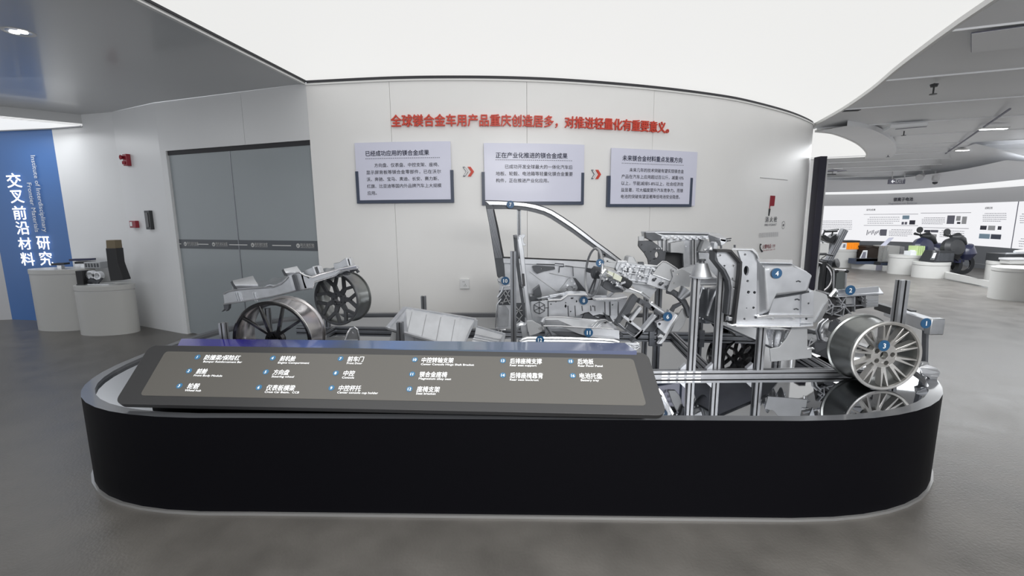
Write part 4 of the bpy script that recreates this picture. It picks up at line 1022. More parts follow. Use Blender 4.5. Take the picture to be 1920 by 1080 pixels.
obj('front_lip', MB().tube([P(*q, Yn - .004) for q in frnt], .006, 6).tube([P(*q, Yk) for q in back], .006, 6), m_shin, sp_)
mb = MB()
for v0 in (.35, .5, .65): mb.tube([pan(.70 + .2 * k / 6, v0 + .02 * k) + V((0, 0, .006)) for k in range(7)], .005, 6)
obj('pressed_rib', mb, m_shin, sp_)
obj('lip_slot', MB().tube([pan(.83 + .07 * k / 4, .38 + .03 * k) + V((0, 0, .006)) for k in range(5)], .004, 6), m_slot, sp_)
obj('rear_stay', MB().tube(pp([(1024, 613), (1030, 622), (1034, 629)], Yn), .006, 6).tube(pp([(1030, 622), (1018, 634)], Yn), .006, 6).tube(pp([(1162, 624), (1166, 626), (1165, 632)], Yn), .008, 6), m_castD, sp_)
PB(sp_, 1103.5, 623.5, Yn - .012, '11', 8.5)
sk = thing('seat_bracket', 'pair of slim polished seat rails numbered twelve below the seat pan', 'car part', P(1060, 650, 2.95))
obj('rail_upper', MB().tube(pp([(975, 640), (981, 635.5), (990, 633.5), (1060, 634), (1130, 636.5), (1150, 638), (1160, 641)], 2.96), .010, 8), m_shin, sk)
obj('rail_lower', MB().tube(pp([(972, 646), (980, 641), (990, 639), (1060, 639.5), (1130, 641.5), (1160, 645)], 2.93), .010, 8), m_castL, sk)
obj('rail_gap', MB().tube(pp([(985, 636.5), (1060, 637), (1150, 640)], 2.96), .007, 6), m_slot, sk)
for x in (1000, 1140): obj('rail_foot', MB().prism(pp([(x, 642), (x + 10, 642), (x + 12, 660), (x - 2, 660)], 2.95), (0, .03, 0)), m_plate, sk)
PB(sk, 1012.5, 637, 2.90, '12', 8)
pk = thing('folded_sheet_part', 'small bright folded part peeping out above the panel corner', 'car part', P(1185, 658, 2.7))
obj('fold', MB().patch(lambda u, v: P(1174 + 24 * u + 3 * v, 643 + 12 * v - 1.5 * u + 1.2 * sin(u * 14), 2.66 + .05 * v + .01 * sin(v * 12)), 12, 10, (0, .008, 0)), m_shin, pk)
obj('fold_edge', MB().tube(pp([(1173, 643), (1196, 645), (1200, 650), (1194, 655), (1178, 656)], 2.66), .005, 6), m_castL, pk)

# ============================================================ CONSOLE (8)
cs = thing('console_casting', 'long light silver centre console casting with stepped top flange and number eight', 'car part', P(1090, 600, 3.4))
Yc = 3.42
cons = [(1028.7, 564), (1051.6, 563), (1058, 559), (1065, 553.5), (1097.5, 553), (1108, 555.6), (1116, 562), (1131, 561.5), (1155.8, 561), (1175.6, 558), (1174, 575), (1168, 590), (1160, 602.5), (1147.5, 602.5), (1143, 592), (1124, 589), (1112, 592), (1104, 585), (1096, 586.5), (1078.7, 594), (1028.7, 594)]
obj('side_wall', MB().prism(pp(cons, Yc), (0, .02, 0), [circ(1060.5, 574, Yc, 2.2, 4, 4), circ(1060.5, 567.5, Yc, 1.1), circ(1081, 565, Yc, 1.2, 2), circ(1112, 574, Yc, 1.2, 1.8), circ(1148.5, 571.5, Yc, 1.2), circ(1070, 584, Yc, 1.2), circ(1152.5, 599, Yc, 1.7), circ(1033, 570.5, Yc, 1.3), circ(1073, 559.5, Yc, 3, 1.8), circ(1042, 565.8, Yc, 1.6, 1.0)]), m_castL, cs, bev=.002)
obj('hole_shade_backing', MB().prism(pp([(1032, 566), (1062, 560), (1098, 556), (1114, 564), (1172, 562), (1160, 598), (1080, 590), (1032, 592)], Yc + .05), (0, .01, 0)), m_castD, cs)  # added dark sheet so the console holes read as shaded inside
obj('top_flange', MB().tube(pp([(1028, 564), (1051.6, 563), (1058, 559), (1065, 553.5), (1097.5, 553), (1108, 555.6), (1116, 562), (1131, 561.5), (1155.8, 561), (1176, 558)], Yc - .005), .010, 6), m_shin, cs)
tf = [(1028, 563), (1051.6, 562), (1058, 558), (1065, 552.5), (1097.5, 552), (1108, 554.6), (1116, 561), (1131, 560.5), (1155.8, 560), (1176, 557)]
obj('top_deck', MB().patch(lambda u, v: P(*lerp_list(tf, u), Yc) + V((0, .14 * v, .004)), 30, 2, (0, 0, -.006)), m_castL, cs)
for x in (1065, 1078, 1091, 1107.5, 1115, 1134, 1143, 1159):
    obj('rib', MB().bar(P(x, 573 if x < 1120 else 566, Yc - .004), P(x + (1.2 if x < 1100 else .6), 593 if x < 1090 or x > 1130 else 583, Yc - .004), .005, .012, (0, 1, 0)), m_castD, cs)
obj('boss_panel', MB().prism(pp([(1145, 565), (1159, 565), (1158, 591), (1145, 591)], Yc - .012), (0, .012, 0), [circ(1148.5, 571.5, Yc - .012, 1.2)]), m_castL, cs, bev=.002)
obj('hex_panel', MB().prism(pp([(996, 566), (1029, 563), (1029, 594), (1000, 594), (996, 584)], Yc + .01), (0, .01, 0)), m_castL, cs)
mb = MB(); cx, cy = 1011.5, 577
for k in range(6):
    a = R(30 + 60 * k); mb.bar(P(cx, cy, Yc), P(cx + 11.5 * cos(a), cy + 11.5 * sin(a), Yc), .004, .012, (0, 1, 0))
    b = R(90 + 60 * k); mb.bar(P(cx + 11.5 * cos(a), cy + 11.5 * sin(a), Yc), P(cx + 11.5 * cos(b), cy + 11.5 * sin(b), Yc), .004, .012, (0, 1, 0))
mb.bar(P(1023, 577, Yc), P(1029, 577, Yc), .004, .012, (0, 1, 0)); mb.bar(P(1028, 564, Yc), P(1028, 594, Yc), .005, .012, (0, 1, 0))
obj('hex_rib', mb, m_castD, cs)
obj('lower_web', MB().prism(pp([(1096, 588), (1104, 586), (1112, 593), (1122, 597), (1140, 594), (1144, 602), (1110, 600), (1090, 600)], Yc + .03), (0, .02, 0)), m_castD, cs)
obj('mounting_lug', MB().prism(pp([(1131, 586), (1139, 592), (1148, 600), (1150, 607), (1138, 600)], Yc - .02), (0, .03, 0)), m_castD, cs)
mb = MB()
for (x0, y0, x1, y1) in ((1008, 560, 1030, 556), (1022, 562, 1060, 551), (1030, 555, 1063, 549), (1118, 559, 1140, 556), (1140, 556, 1150, 548)):
    mb.bar(P(x0, y0, Yc + .08), P(x1, y1, Yc + .12), .03, .008)
obj('loose_bracket', mb, m_castL, cs)
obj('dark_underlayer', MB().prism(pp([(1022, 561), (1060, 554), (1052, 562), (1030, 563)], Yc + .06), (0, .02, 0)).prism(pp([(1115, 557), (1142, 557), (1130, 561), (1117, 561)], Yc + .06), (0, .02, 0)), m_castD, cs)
PB(cs, 1094.5, 563.5, Yc - .02, '8', 8)

# ============================================================ STEERING WHEEL (5)
sw = thing('steering_wheel_frame', 'bare oval steering wheel frame with grey spokes, number five', 'steering wheel', P(1112, 556, 3.15))
cw = P(1112.5, 510.5, 3.15); nx_ = V((-.95, -.14, .12)).normalized(); ax1 = nx_.cross(V((0, 0, 1))).normalized(); ax2 = ax1.cross(nx_)
ptsw = [cw + (ax1 * cos(2 * pi * k / 40) + ax2 * sin(2 * pi * k / 40)) * .168 for k in range(41)]
obj('rim', MB().tube(ptsw, .0085, 8, False), m_alu, sw)
for a in (0, pi, -pi / 2 + .25, -pi / 2 - .25): obj('spoke', MB().bar(cw - nx_ * .03, cw + (ax1 * cos(a) + ax2 * sin(a)) * .165, .032 if a in (0, pi) else .016, .008, nx_), m_castD, sw, bev=.002)
obj('hub', MB().lathe([(0, -.035), (.042, -.03), (.045, .02), (.03, .03), (0, .03)], cw - nx_ * .02, nx_, 20), m_castD, sw)
PB(sw, 1124.5, 493, 3.0, '5', 7.5)

# ============================================================ CROSS CAR BEAM (6) with dashboard castings
cb = thing('cross_car_beam', 'ribbed silver dashboard cross beam hanging at a slant, number six', 'car part', P(1220, 640, 3.0))
Yx = 3.02
obj('left_arm', MB().prism(pp([(1130, 484), (1137, 483), (1144.5, 485.6), (1160.7, 492.8), (1156, 505), (1150, 503), (1138, 500), (1129, 498), (1133, 491)], Yx + .02), (0, .05, 0), [circ(1139, 490, Yx + .02, 1.3)]), m_plate, cb, bev=.003)
body = [(1158, 491), (1172, 491), (1195, 495), (1212, 498), (1236, 500), (1232, 510), (1262, 524), (1254, 545), (1238, 541), (1217, 536), (1200, 533), (1185, 531), (1174, 520), (1156, 508), (1154, 502)]
obj('main_casting', MB().prism(pp(body, Yx), (0, .07, 0)), m_cast, cb, bev=.003)
random.seed(11)
mb = MB(); mr = MB()
for k in range(7):
    t_ = k / 6; x, y = 1166 + 56 * t_, 493 + 8 * t_
    mb.bar(P(x, y, Yx - .012), P(x - 12 + 3 * t_, y + 24 + 4 * t_, Yx - .006), .007, .012, (0, 1, 0))
for k in (0, 2, 4):
    o = 6 * k; mb.bar(P(1163 - o * .6, 497 + o, Yx - .010), P(1232 - o * .7, 505 + o, Yx - .010), .005, .016, (0, 1, 0))
obj('rib', mb, m_castL, cb)
for (x, y, wx, hy) in ((1204, 507.5, 7, 2), (1205, 520, 8, 2), (1190, 512, 5, 6), (1196, 527, 3, 4), (1176, 506, 9, 8), (1217, 530, 4, 3)):
    mr.prism(pp([(x - wx / 2, y - hy / 2), (x + wx / 2, y - hy / 2 + 1), (x + wx / 2 - 2, y + hy / 2 + 1), (x - wx / 2 - 2, y + hy / 2)], Yx - .016), (0, .01, 0))
obj('recess', mr, m_castD, cb)
mb = MB()
for k in range(22):
    t_ = random.random(); x = 1164 + 80 * t_; y = 495 + 8 * t_ + random.random() * 26; s_ = .004 + .008 * random.random(); p = P(x, y, Yx - .012 - .02 * random.random())
    mb.box(p - V((s_, .01, s_ * .7)), p + V((s_, .012, s_ * .7)))
obj('boss', mb, m_shin, cb)
obj('top_edge', MB().tube(pp([(1158, 490), (1172, 490.5), (1195, 495), (1212, 497.5), (1236, 500)], Yx + .03), .008, 6), m_shin, cb)
obj('dome', MB().prism(pp([(1175.5, 492), (1178, 482), (1183, 480.5), (1189, 482), (1193, 490), (1197, 496)], Yx + .02), (0, .10, 0)), m_plate, cb, bev=.006)
obj('top_clip', MB().prism(pp([(1197, 491.5), (1207, 491.5), (1208, 497), (1204, 497), (1203, 494.5), (1200, 496)], Yx + .02), (0, .03, 0)), m_castD, cb)
obj('bolt_panel', MB().prism(pp([(1219, 513.5), (1258, 527), (1251.5, 545), (1236, 541), (1212, 533)], Yx - .03), (0, .03, 0), [circ(1226, 524.5, Yx - .03, 2.8, 2.2, 8), circ(1240, 531.5, Yx - .03, 4, 2.6, 8)]), m_castL, cb, bev=.003)
obj('bolt_stub', MB().tube([P(1226, 526, Yx - .05), P(1230, 521, Yx - .02)], .008, 8).tube([P(1238, 534, Yx - .055), P(1244, 529, Yx - .02)], .009, 8).tube([P(1250, 538, Yx - .05), P(1251, 536, Yx - .02)], .01, 8), m_castD, cb)
obj('flat_plate', MB().prism(pp([(1242, 490), (1247, 491), (1270, 505), (1262.6, 518), (1259, 526.4), (1224, 514)], Yx - .04), (0, .006, 0)), m_plate, cb, bev=.002)
obj('plate_flange', MB().tube(pp([(1232, 499), (1242, 490.3), (1249, 491), (1270, 504.5)], Yx - .042), .005, 6).tube(pp([(1224, 514), (1259, 526.6)], Yx - .042), .004, 6), m_shin, cb)
obj('end_bracket', MB().prism(pp([(1259, 505), (1265, 504), (1270, 507), (1279, 504.5), (1297, 514.5), (1293, 538.6), (1283, 537), (1275, 536), (1265, 541), (1257, 547), (1252, 546), (1252.5, 541), (1262, 519)], Yx - .06), (0, .012, 0), [circ(1271, 514.5, Yx - .06, 1.6), circ(1262.5, 530.5, Yx - .06, 1.6), circ(1262, 508.5, Yx - .06, 1.4)]), m_plate, cb, bev=.003)
# steering column cluster
sc0 = MB().tube([P(1126, 520, Yx - .02), P(1140, 514, Yx - .04), P(1156, 522, Yx - .05), P(1172, 534, Yx - .03)], [.02, .035, .04, .03], 12)
obj('steering_column', sc0, m_castL, cb)
mb = MB()
for k in range(26):
    x = 1127 + 40 * random.random(); y = 512 + (x - 1127) * .45 + random.random() * 14; p = P(x, y, Yx - .06 - .05 * random.random()); s_ = .006 + .012 * random.random()
    mb.tube([p, p + V((s_ * 1.6, .01, random.uniform(-1, 1) * s_ * 2))], s_ * .6, 7)
obj('column_fitting', mb, m_shin, cb)
obj('cream_connector', MB().prism(pp([(1141, 508), (1151, 512), (1149, 521), (1139, 517)], Yx - .12), (0, .05, 0)).prism(pp([(1153, 512), (1167, 520), (1164, 529), (1149, 522)], Yx - .13), (0, .05, 0)), m_cream, cb, bev=.003)
obj('black_motor', MB().tube([P(1162, 524, Yx - .08), P(1180, 534, Yx - .06)], .030, 12), m_dark, cb)
obj('column_under', MB().prism(pp([(1136, 521), (1150, 529), (1172, 540), (1168, 548), (1150, 549), (1136, 543), (1129, 537)], Yx - .03), (0, .08, 0)), m_castD, cb, bev=.004)
obj('under_plate', MB().prism(pp([(1172, 538), (1201, 548), (1212, 556), (1199, 551), (1168, 547)], Yx - .04), (0, .03, 0)), m_plate, cb, bev=.002)
obj('shear_edge', MB().tube(pp([(1136, 512), (1150, 520)], Yx - .12), .006, 6).tube(pp([(1160, 533), (1172, 537), (1202, 548.5)], Yx - .05), .005, 6).tube(pp([(1202, 549), (1216, 560)], Yx - .03), .012, 6), m_shin, cb)
obj('rear_web', MB().prism(pp([(1182, 531), (1216, 536), (1232, 542), (1218, 560), (1208, 556), (1196, 548)], Yx + .04), (0, .02, 0)), m_cast, cb)
# hanging box frame
def barpx(nm, a, b, wd, m, Y=Yx - .05, dp=.05, bev=.003): return obj(nm, MB().bar(P(*a, Y), P(*b, Y), wd, dp, (0, 1, 0)), m, cb, bev=bev)
obj('hanging_bracket', MB().prism(pp([(1190, 552), (1198, 560), (1194, 566), (1181, 588), (1169, 592), (1171, 594), (1158, 612), (1152, 609), (1172, 578), (1184, 557)], Yx - .03), (0, .05, 0), []), m_castD, cb, bev=.003)
barpx('box_bar', (1197, 563), (1226, 578), .036, m_castD); barpx('box_bar', (1201, 575), (1178, 604), .022, m_cast); barpx('box_bar', (1168, 592), (1204, 620), .020, m_castL)
barpx('box_bar', (1156, 606), (1194, 632), .018, m_castD); barpx('box_bar', (1228, 590), (1190, 634), .022, m_cast); barpx('box_bar', (1203, 620), (1183, 641), .024, m_castD); barpx('box_bar', (1218, 574), (1248, 594), .034, m_castD)
obj('box_fill', MB().prism(pp([(1176, 604), (1202, 620), (1190, 633), (1172, 618)], Yx - .03), (0, .03, 0)), m_castD, cb, bev=.003)
obj('box_side', MB().prism(pp([(1228, 591), (1238, 600), (1226, 622), (1206, 622)], Yx + .0), (0, .06, 0)), m_castD, cb, bev=.004)
obj('box_lip', MB().tube(pp([(1160, 606), (1172, 616), (1177, 609)], Yx - .08), .003, 5).tube(pp([(1175, 622), (1189, 632), (1205, 617)], Yx - .08), .003, 5).tube(pp([(1180, 600), (1199, 576)], Yx - .08), .003, 5).tube(pp([(1203, 619), (1226, 592)], Yx - .08), .003, 5), m_castL, cb)
for x, y in ((1206.5, 572), (1221, 580)): obj('slot_recess', MB().prism(pp([(x - 1.8, y - 3), (x + 2, y - 1.5), (x + .5, y + 3), (x - 3, y + 1.5)], Yx - .082), (0, .01, 0)), m_slot, cb)
obj('link_tube', MB().tube([P(1217, 568, Yx - .06), P(1253, 592, Yx - .07)], .015, 10), m_castL, cb)
obj('link_end', MB().tube([P(1216, 572, Yx - .06), P(1223, 566, Yx - .06)], .012, 8), m_shin, cb)
obj('box_plate', MB().prism(pp([(1243, 601), (1250, 600), (1255, 582), (1269, 589), (1268, 600), (1247, 626), (1240, 620), (1232, 613), (1231, 606), (1237, 603)], Yx - .08), (0, .05, 0), [circ(1236.5, 607.5, Yx - .08, 2.4)]), m_castL, cb, bev=.003)
obj('angle_strip', MB().prism(pp([(1270, 590), (1273, 594), (1262, 612), (1247, 638), (1240, 645), (1233, 645), (1246, 630), (1258, 609)], Yx - .10), (0, .03, 0)), m_shin, cb, bev=.002)
obj('strip_clip', MB().prism(pp([(1238, 626), (1244, 629), (1242, 633), (1233, 632)], Yx - .09), (0, .03, 0)), m_shin, cb)
obj('curved_arm', MB().tube(pp([(1250, 546), (1262, 548), (1272, 555), (1282, 566), (1288, 578), (1291, 592)], Yx - .02), [.016, .02, .022, .022, .02, .016], 8), m_castD, cb)
obj('arm_plate', MB().prism(pp([(1279, 580), (1292, 574), (1295, 580), (1288, 596), (1281, 612), (1272, 622), (1258, 622), (1268, 598)], Yx + .0), (0, .02, 0)), m_plate, cb, bev=.003)
obj('cone_horn', MB().tube([P(1288, 543, Yx - .05), P(1274, 560, Yx - .05)], [.05, .02], 12), m_cast, cb)
obj('fork_tab', MB().prism(pp([(1258, 582), (1264, 573), (1280, 567), (1278, 572), (1266, 579), (1262, 588)], Yx - .03), (0, .03, 0)), m_castD, cb)
PB(cb, 1251.5, 593.5, Yx - .095, '6', 9)
# ============================================================ FRONT APRON, NEAR SIDE (4)
ap = thing('engine_bay_side_casting', 'large pale silver engine bay side casting on posts, number four', 'car part', P(1440, 612, 2.85))
Ya = 2.68
lowp = [(1384, 470), (1410.5, 470), (1420, 480), (1424, 492), (1485, 494), (1513, 509), (1517, 520), (1516, 540), (1526, 548), (1525, 611.5), (1380, 611.5), (1384, 560), (1391, 494)]
obj('lower_wall', MB().prism(pp(lowp, Ya), (0, .02, 0), [circ(1399.5, 507.5, Ya, 4.8, 9, 16), circ(1402, 527, Ya, 2.2), circ(1403.6, 548, Ya, 2.8), circ(1415, 548.5, Ya, 2.6), circ(1413, 577, Ya, 2.2), circ(1400, 578, Ya, 1.1), circ(1396, 598, Ya, 2), circ(1397, 477.5, Ya, 2), circ(1516, 569, Ya, 1.8), circ(1512, 597.5, Ya, 2.3)]), m_castL, ap, bev=.003)
obj('hole_shade_backing', MB().prism(pp([(1390, 474), (1412, 474), (1424, 496), (1508, 512), (1512, 545), (1520, 552), (1520, 606), (1386, 606)], Ya + .06), (0, .01, 0)), m_castD, ap)  # added dark sheet giving the side holes a shaded interior
# upper bulged field standing proud
def bulge(u, v):
    tp = [(1420, 484), (1426, 494), (1450, 494.5), (1484, 495), (1500, 502), (1512, 510), (1516, 519)]
    bt_ = [(1420, 592), (1437, 588), (1440, 572), (1443, 557), (1470, 553), (1495, 549), (1514, 545)]
    a, b = lerp_list(tp, u), lerp_list(bt_, u)
    x, y = a[0] * (1 - v) + b[0] * v, a[1] * (1 - v) + b[1] * v
    e = max(0, min(1, u * 7, (1 - u) * 10, v * 9, (1 - v) * 12)); e = .5 - .5 * cos(pi * e)
    return P(x, y, Ya - .004) + V((0, -.045 * e, .006 * e))
obj('pressed_bulge', MB().patch(bulge, 40, 28, (0, .006, 0)), m_castL, ap, ang=55)
obj('crease', MB().tube(pp([(1516, 547), (1490, 551.5), (1462, 556), (1445, 559), (1443, 575), (1439, 588), (1428, 594), (1416, 595)], Ya - .006), .008, 6), m_castD, ap)
obj('front_flange', MB().prism(pp([(1344, 472), (1369, 472), (1376, 478), (1387, 494), (1384, 531), (1377, 589), (1367.5, 591), (1371.7, 539), (1369, 523), (1360.6, 506), (1346.7, 492), (1343, 480)], Ya + .01), (0, .015, 0), [circ(1350, 479, Ya + .01, 1.6), circ(1358.6, 498.6, Ya + .01, 1.6), circ(1375, 498.6, Ya + .01, 1.8), circ(1373, 523, Ya + .01, 1.7), circ(1375.5, 539.5, Ya + .01, 1.6)]), m_castL, ap, bev=.003)
def ribbon(pts, Y, wpx, d):
    out = []; n = len(pts)
    for i, p in enumerate(pts):
        a = V(pts[min(i + 1, n - 1)]) - V(pts[max(i - 1, 0)]); a.normalize(); out.append((p, (-a.y * wpx / 2, a.x * wpx / 2)))
    return [P(p[0] + q[0], p[1] + q[1], Y) for p, q in out] + [P(p[0] - q[0], p[1] - q[1], Y) for p, q in out[::-1]]
obj('rubber_seal', MB().prism(ribbon([(1344, 470), (1371, 470.5), (1390, 492), (1389, 515), (1383, 564), (1377, 611)], Ya - .03, 5, 0), (0, .06, 0)), m_rubber, ap, bev=.003)
obj('outer_seal', MB().prism(ribbon([(1342.5, 471), (1342, 487), (1358, 507), (1367, 526), (1369, 545), (1364, 590)], Ya + .0, 3.5, 0), (0, .08, 0)), m_castD, ap)
obj('top_flange', MB().prism([P(1373, 468, Ya - .02), P(1410, 469, Ya - .02), P(1419, 477, Ya - .02), P(1423, 490, Ya - .02), P(1425, 488, Ya + .08), P(1420, 475, Ya + .08), P(1411, 467, Ya + .08), P(1374, 466, Ya + .08)], (0, 0, .006)), m_shin, ap)
obj('top_shelf', MB().prism([P(1424, 493, Ya - .02), P(1486, 494.5, Ya - .02), P(1486, 489, Ya + .25), P(1424, 487, Ya + .25)], (0, 0, .006)), m_shin, ap)
obj('sill_step', MB().prism(pp([(1420, 593), (1440, 590), (1502, 590.5), (1525, 592), (1525, 596), (1420, 597)], Ya - .02), (0, .03, 0)), m_shin, ap, bev=.003)
obj('sill_flange', MB().prism([P(1380, 609, Ya), P(1525, 609, Ya), P(1524, 613, Ya - .07), P(1500, 614.5, Ya - .07), P(1380, 613, Ya - .05)], (0, 0, .008)), m_shin, ap, bev=.002)
obj('end_plate', MB().prism(pp([(1503, 552), (1524, 546), (1524, 606), (1502, 606)], Ya - .012), (0, .012, 0), [circ(1516, 569, Ya - .012, 1.8), circ(1512, 597.5, Ya - .012, 2.4)]), m_castL, ap, bev=.002)
obj('wing_bracket', MB().prism(pp([(1520, 544), (1540, 548), (1551, 553), (1554, 564), (1546, 572), (1528, 606), (1523, 604)], Ya + .02), (0, .06, 0)), m_plate, ap, bev=.004)
obj('wing_face', MB().prism([P(1554, 564, Ya + .02), P(1546, 572, Ya + .01), P(1527, 606, Ya + .01), P(1540, 600, Ya + .25), P(1553, 575, Ya + .22)], (0, .01, 0)), m_cast, ap)
for x, y in ((1497, 528), (1495, 562), (1493, 580)): obj('dimple', MB().tube(pp([(x - 4, y), (x, y - 1.4), (x + 4, y + .6)], Ya - (.05 if y < 545 else .004)), .004, 6), m_castD, ap)
for x in (1449, 1488): obj('rivet', MB().disc(P(x, 597.5, Ya - .022), (0, -1, 0), .008, .004, 12), m_plate, ap)
obj('foot_bracket', MB().box(P(1366, 602, Ya - .01), P(1374, 592, Ya + .03)), m_castL, ap, bev=.003)
obj('foot_bolt', MB().tube(pp([(1362, 607), (1371, 610), (1380, 609)], Ya - .03), .010, 8), m_shin, ap)
PB(ap, 1456, 512.5, Ya - .056, '4', 10)
# sloping floor and folded sheet under it
us = thing('underfloor_sheet', 'bright sloping sheet casting under the engine bay side, folded at its middle', 'car part', P(1400, 650, 2.95))
obj('slope', MB().prism([P(1300, 590, 3.30), P(1318, 596, 3.0), P(1359, 612, 2.80), P(1414, 636, 2.80), P(1448, 652, 2.80), P(1466, 648, 2.95), P(1436, 618, 3.2), P(1360, 604, 3.25)], (0, 0, -.012)), m_castL, us)
obj('slope_edge', MB().tube([P(1318, 596.5, 3.0), P(1359, 612.5, 2.79), P(1448, 652.5, 2.79)], .006, 6), m_castD, us)
def fold(u, v):
    x = 1436 + 52 * u * (1 - .3 * v) + 8 * v; y = 617 + 34 * v + 2 * u
    return P(x, y, 2.84 + .05 * sin(u * 15 + v * 3) * (1 - .4 * v))
obj('folded_web', MB().patch(fold, 30, 12, (0, .005, 0)), m_shin, us, ang=60)
pl = thing('flat_cover_plate', 'flat matt grey plate hanging below the engine bay side', 'plate', P(1484, 680, 2.74))
obj('plate', MB().prism(pp([(1485.5, 614), (1514, 614), (1514.5, 650), (1522.5, 651.5), (1522, 671), (1484, 675), (1445.5, 678.5), (1443.3, 654), (1461, 650.5), (1474, 636)], 2.66), (0, .008, 0)), m_plate, pl, bev=.002)
obj('plate_clip', MB().box(P(1514, 656, 2.655), P(1523, 651, 2.68)), m_shin, pl, bev=.002)
obj('bracket_wire', MB().tube(pp([(1516, 649), (1521, 633), (1530, 638), (1517, 648)], 2.8), .004, 6), m_castL, pl)

# ============================================================ FAR SIDE APRON
fa = thing('far_engine_bay_casting', 'dark and silver engine bay structure on the far side, open dark middle', 'car part', P(1275, 600, 3.5))
Yq = 3.48
def fp(nm, pts, m, Y=Yq, d=.05, holes=(), bev=.003): return obj(nm, MB().prism(pp(pts, Y), (0, d, 0), holes), m, fa, bev=bev)
fp('top_beam', [(1211, 435), (1250, 434), (1300, 435.5), (1345, 437), (1330, 446), (1260, 447), (1236, 450), (1214, 448)], m_cast, Yq, .14)
fp('beam_groove', [(1232, 436.5), (1330, 438.5), (1328, 441.5), (1245, 440)], m_castD, Yq - .012, .015)
fp('rough_joint', [(1210.5, 436), (1228, 436), (1241, 443), (1240, 451), (1222, 452), (1211, 446)], m_castD, Yq - .02, .05)
fp('side_tab', [(1197.5, 443), (1208, 443), (1208, 452), (1197.5, 452)], m_plate, Yq - .01, .02)
fp('rear_leg', [(1198, 452), (1222, 451), (1249, 472), (1246, 491), (1240, 500), (1233, 502), (1217.5, 500), (1215, 486), (1208.7, 475), (1200, 465), (1197.5, 461)], m_castD, Yq, .03, [circ(1231.9, 478, Yq, 3.8, 6.2, 16), circ(1203, 459, Yq, 1.1), circ(1209, 472, Yq, 1.1), circ(1220, 472, Yq, 1.1), circ(1219, 489, Yq, .9)])
fp('upper_panel', [(1234, 450), (1300, 447), (1323, 446), (1327, 472), (1314, 474), (1312, 500), (1282, 500), (1281, 475), (1248, 472.5), (1236, 466)], m_cast, Yq + .02, .03)
fp('dark_back_panel', [(1236, 471), (1282, 474), (1284, 504), (1240, 506)], m_dark, Yq + .10, .01)
fp('raised_block', [(1257.5, 456), (1275, 453), (1283, 452), (1284, 474), (1257.5, 473.5)], m_plate, Yq - .06, .08)
for x in (1251, 1298, 1303, 1243): fp('rib', [(x, 450), (x + 3, 450), (x + 3, 471 if x < 1290 else 500), (x, 471 if x < 1290 else 500)], m_plate, Yq - .01, .03)
mb = MB()
for k in range(22):
    x = 1242 + 84 * k / 21; p = P(x, 447 + 2 * sin(k * 2.1), Yq - .02); mb.box(p - V((.012, .0, .003)), p + V((.012, .02, .004 + .003 * (k % 3))))
for x in (1230.5, 1235, 1240, 1285): mb.disc(P(x, 466 if x < 1280 else 462, Yq - .03), (0, -1, 0), .006, .01, 8)
obj('weld_bead', mb, m_shin, fa)
fp('gusset', [(1312, 472), (1322.5, 447), (1334, 456), (1338, 472)], m_plate, Yq - .05, .06)
fp('tower', [(1310, 473), (1345, 474), (1346, 520), (1312, 500)], m_cast, Yq - .02, .04)
obj('light_box_top', MB().prism([P(1329, 440, 3.1), P(1350, 446, 2.95), P(1364, 449, 2.95), P(1362, 446, 3.05), P(1350, 437.5, 3.3), P(1331, 437, 3.4)], (0, 0, -.02)), m_castL, fa, bev=.003)
obj('box_front', MB().prism([P(1329, 440, 3.08), P(1350, 447, 2.95), P(1352, 462, 2.95), P(1333, 456, 3.08)], (0, .02, 0)), m_castL, fa, bev=.003)
obj('box_side', MB().prism([P(1350, 447, 2.95), P(1363, 449, 2.95), P(1360, 457, 2.95), P(1352, 462, 2.95)], (0, .1, 0)), m_castL, fa, bev=.003)
obj('slender_pins', MB().tube(pp([(1362, 448), (1371, 447)], 2.95), .004, 6).tube(pp([(1362, 452), (1370, 451)], 2.95), .004, 6).tube(pp([(1352, 466), (1352, 460)], 2.9), .006, 6).tube(pp([(1377.5, 466), (1377.5, 459)], 2.85), .006, 6), m_castD, fa)
obj('pillar_stub', MB().prism(pp([(1339, 455), (1343, 453), (1346, 457), (1346, 472), (1338, 472)], 2.88), (0, .06, 0)), m_cast, fa, bev=.003)
obj('tie_rod', MB().tube(pp([(1320, 469.5), (1345, 467.5)], 2.95), .009, 8), m_shin, fa)
obj('joint_lump', MB().lathe([(0, -.03), (.022, -.02), (.03, 0), (.022, .02), (0, .03)], P(1334, 468, 2.93), (0, 1, 0), 12).lathe([(0, -.02), (.018, -.01), (.02, .01), (0, .02)], P(1342, 470, 2.9), (0, 1, 0), 12), m_cast, fa)
obj('tower_shelf', MB().prism([P(1313, 532, 2.95), P(1352, 532, 2.95), P(1350, 519, 3.3), P(1318, 519, 3.3)], (0, 0, -.012)).prism(pp([(1313, 522), (1352, 522), (1352, 532), (1313, 532)], 3.0), (0, .01, 0)), m_castL, fa, bev=.003)
obj('light_fillet', MB().prism([P(1272, 505, 3.1), P(1290, 497, 3.2), P(1312, 495, 3.3), P(1330, 505, 3.2), P(1345, 521, 3.05), P(1300, 518, 3.0)], (0, 0, -.012)), m_castL, fa)
def well(u, v):
    x = 1303 + 45 * u; y = 533 + 68 * v + 6 * sin(pi * u); return P(x, y, 3.05 + .22 * sin(pi * u) * (1 - .3 * v) - .15 * v)
obj('wheel_well', MB().patch(well, 20, 14, (0, .008, 0)), m_cast, fa, ang=60)
obj('well_rib', MB().tube([P(1348, 532, 2.98), P(1336, 560, 3.02), P(1326, 592, 3.0)], .010, 6).tube([P(1318, 534, 3.1), P(1311, 560, 3.12)], .006, 6), m_castL, fa)
mb = MB()
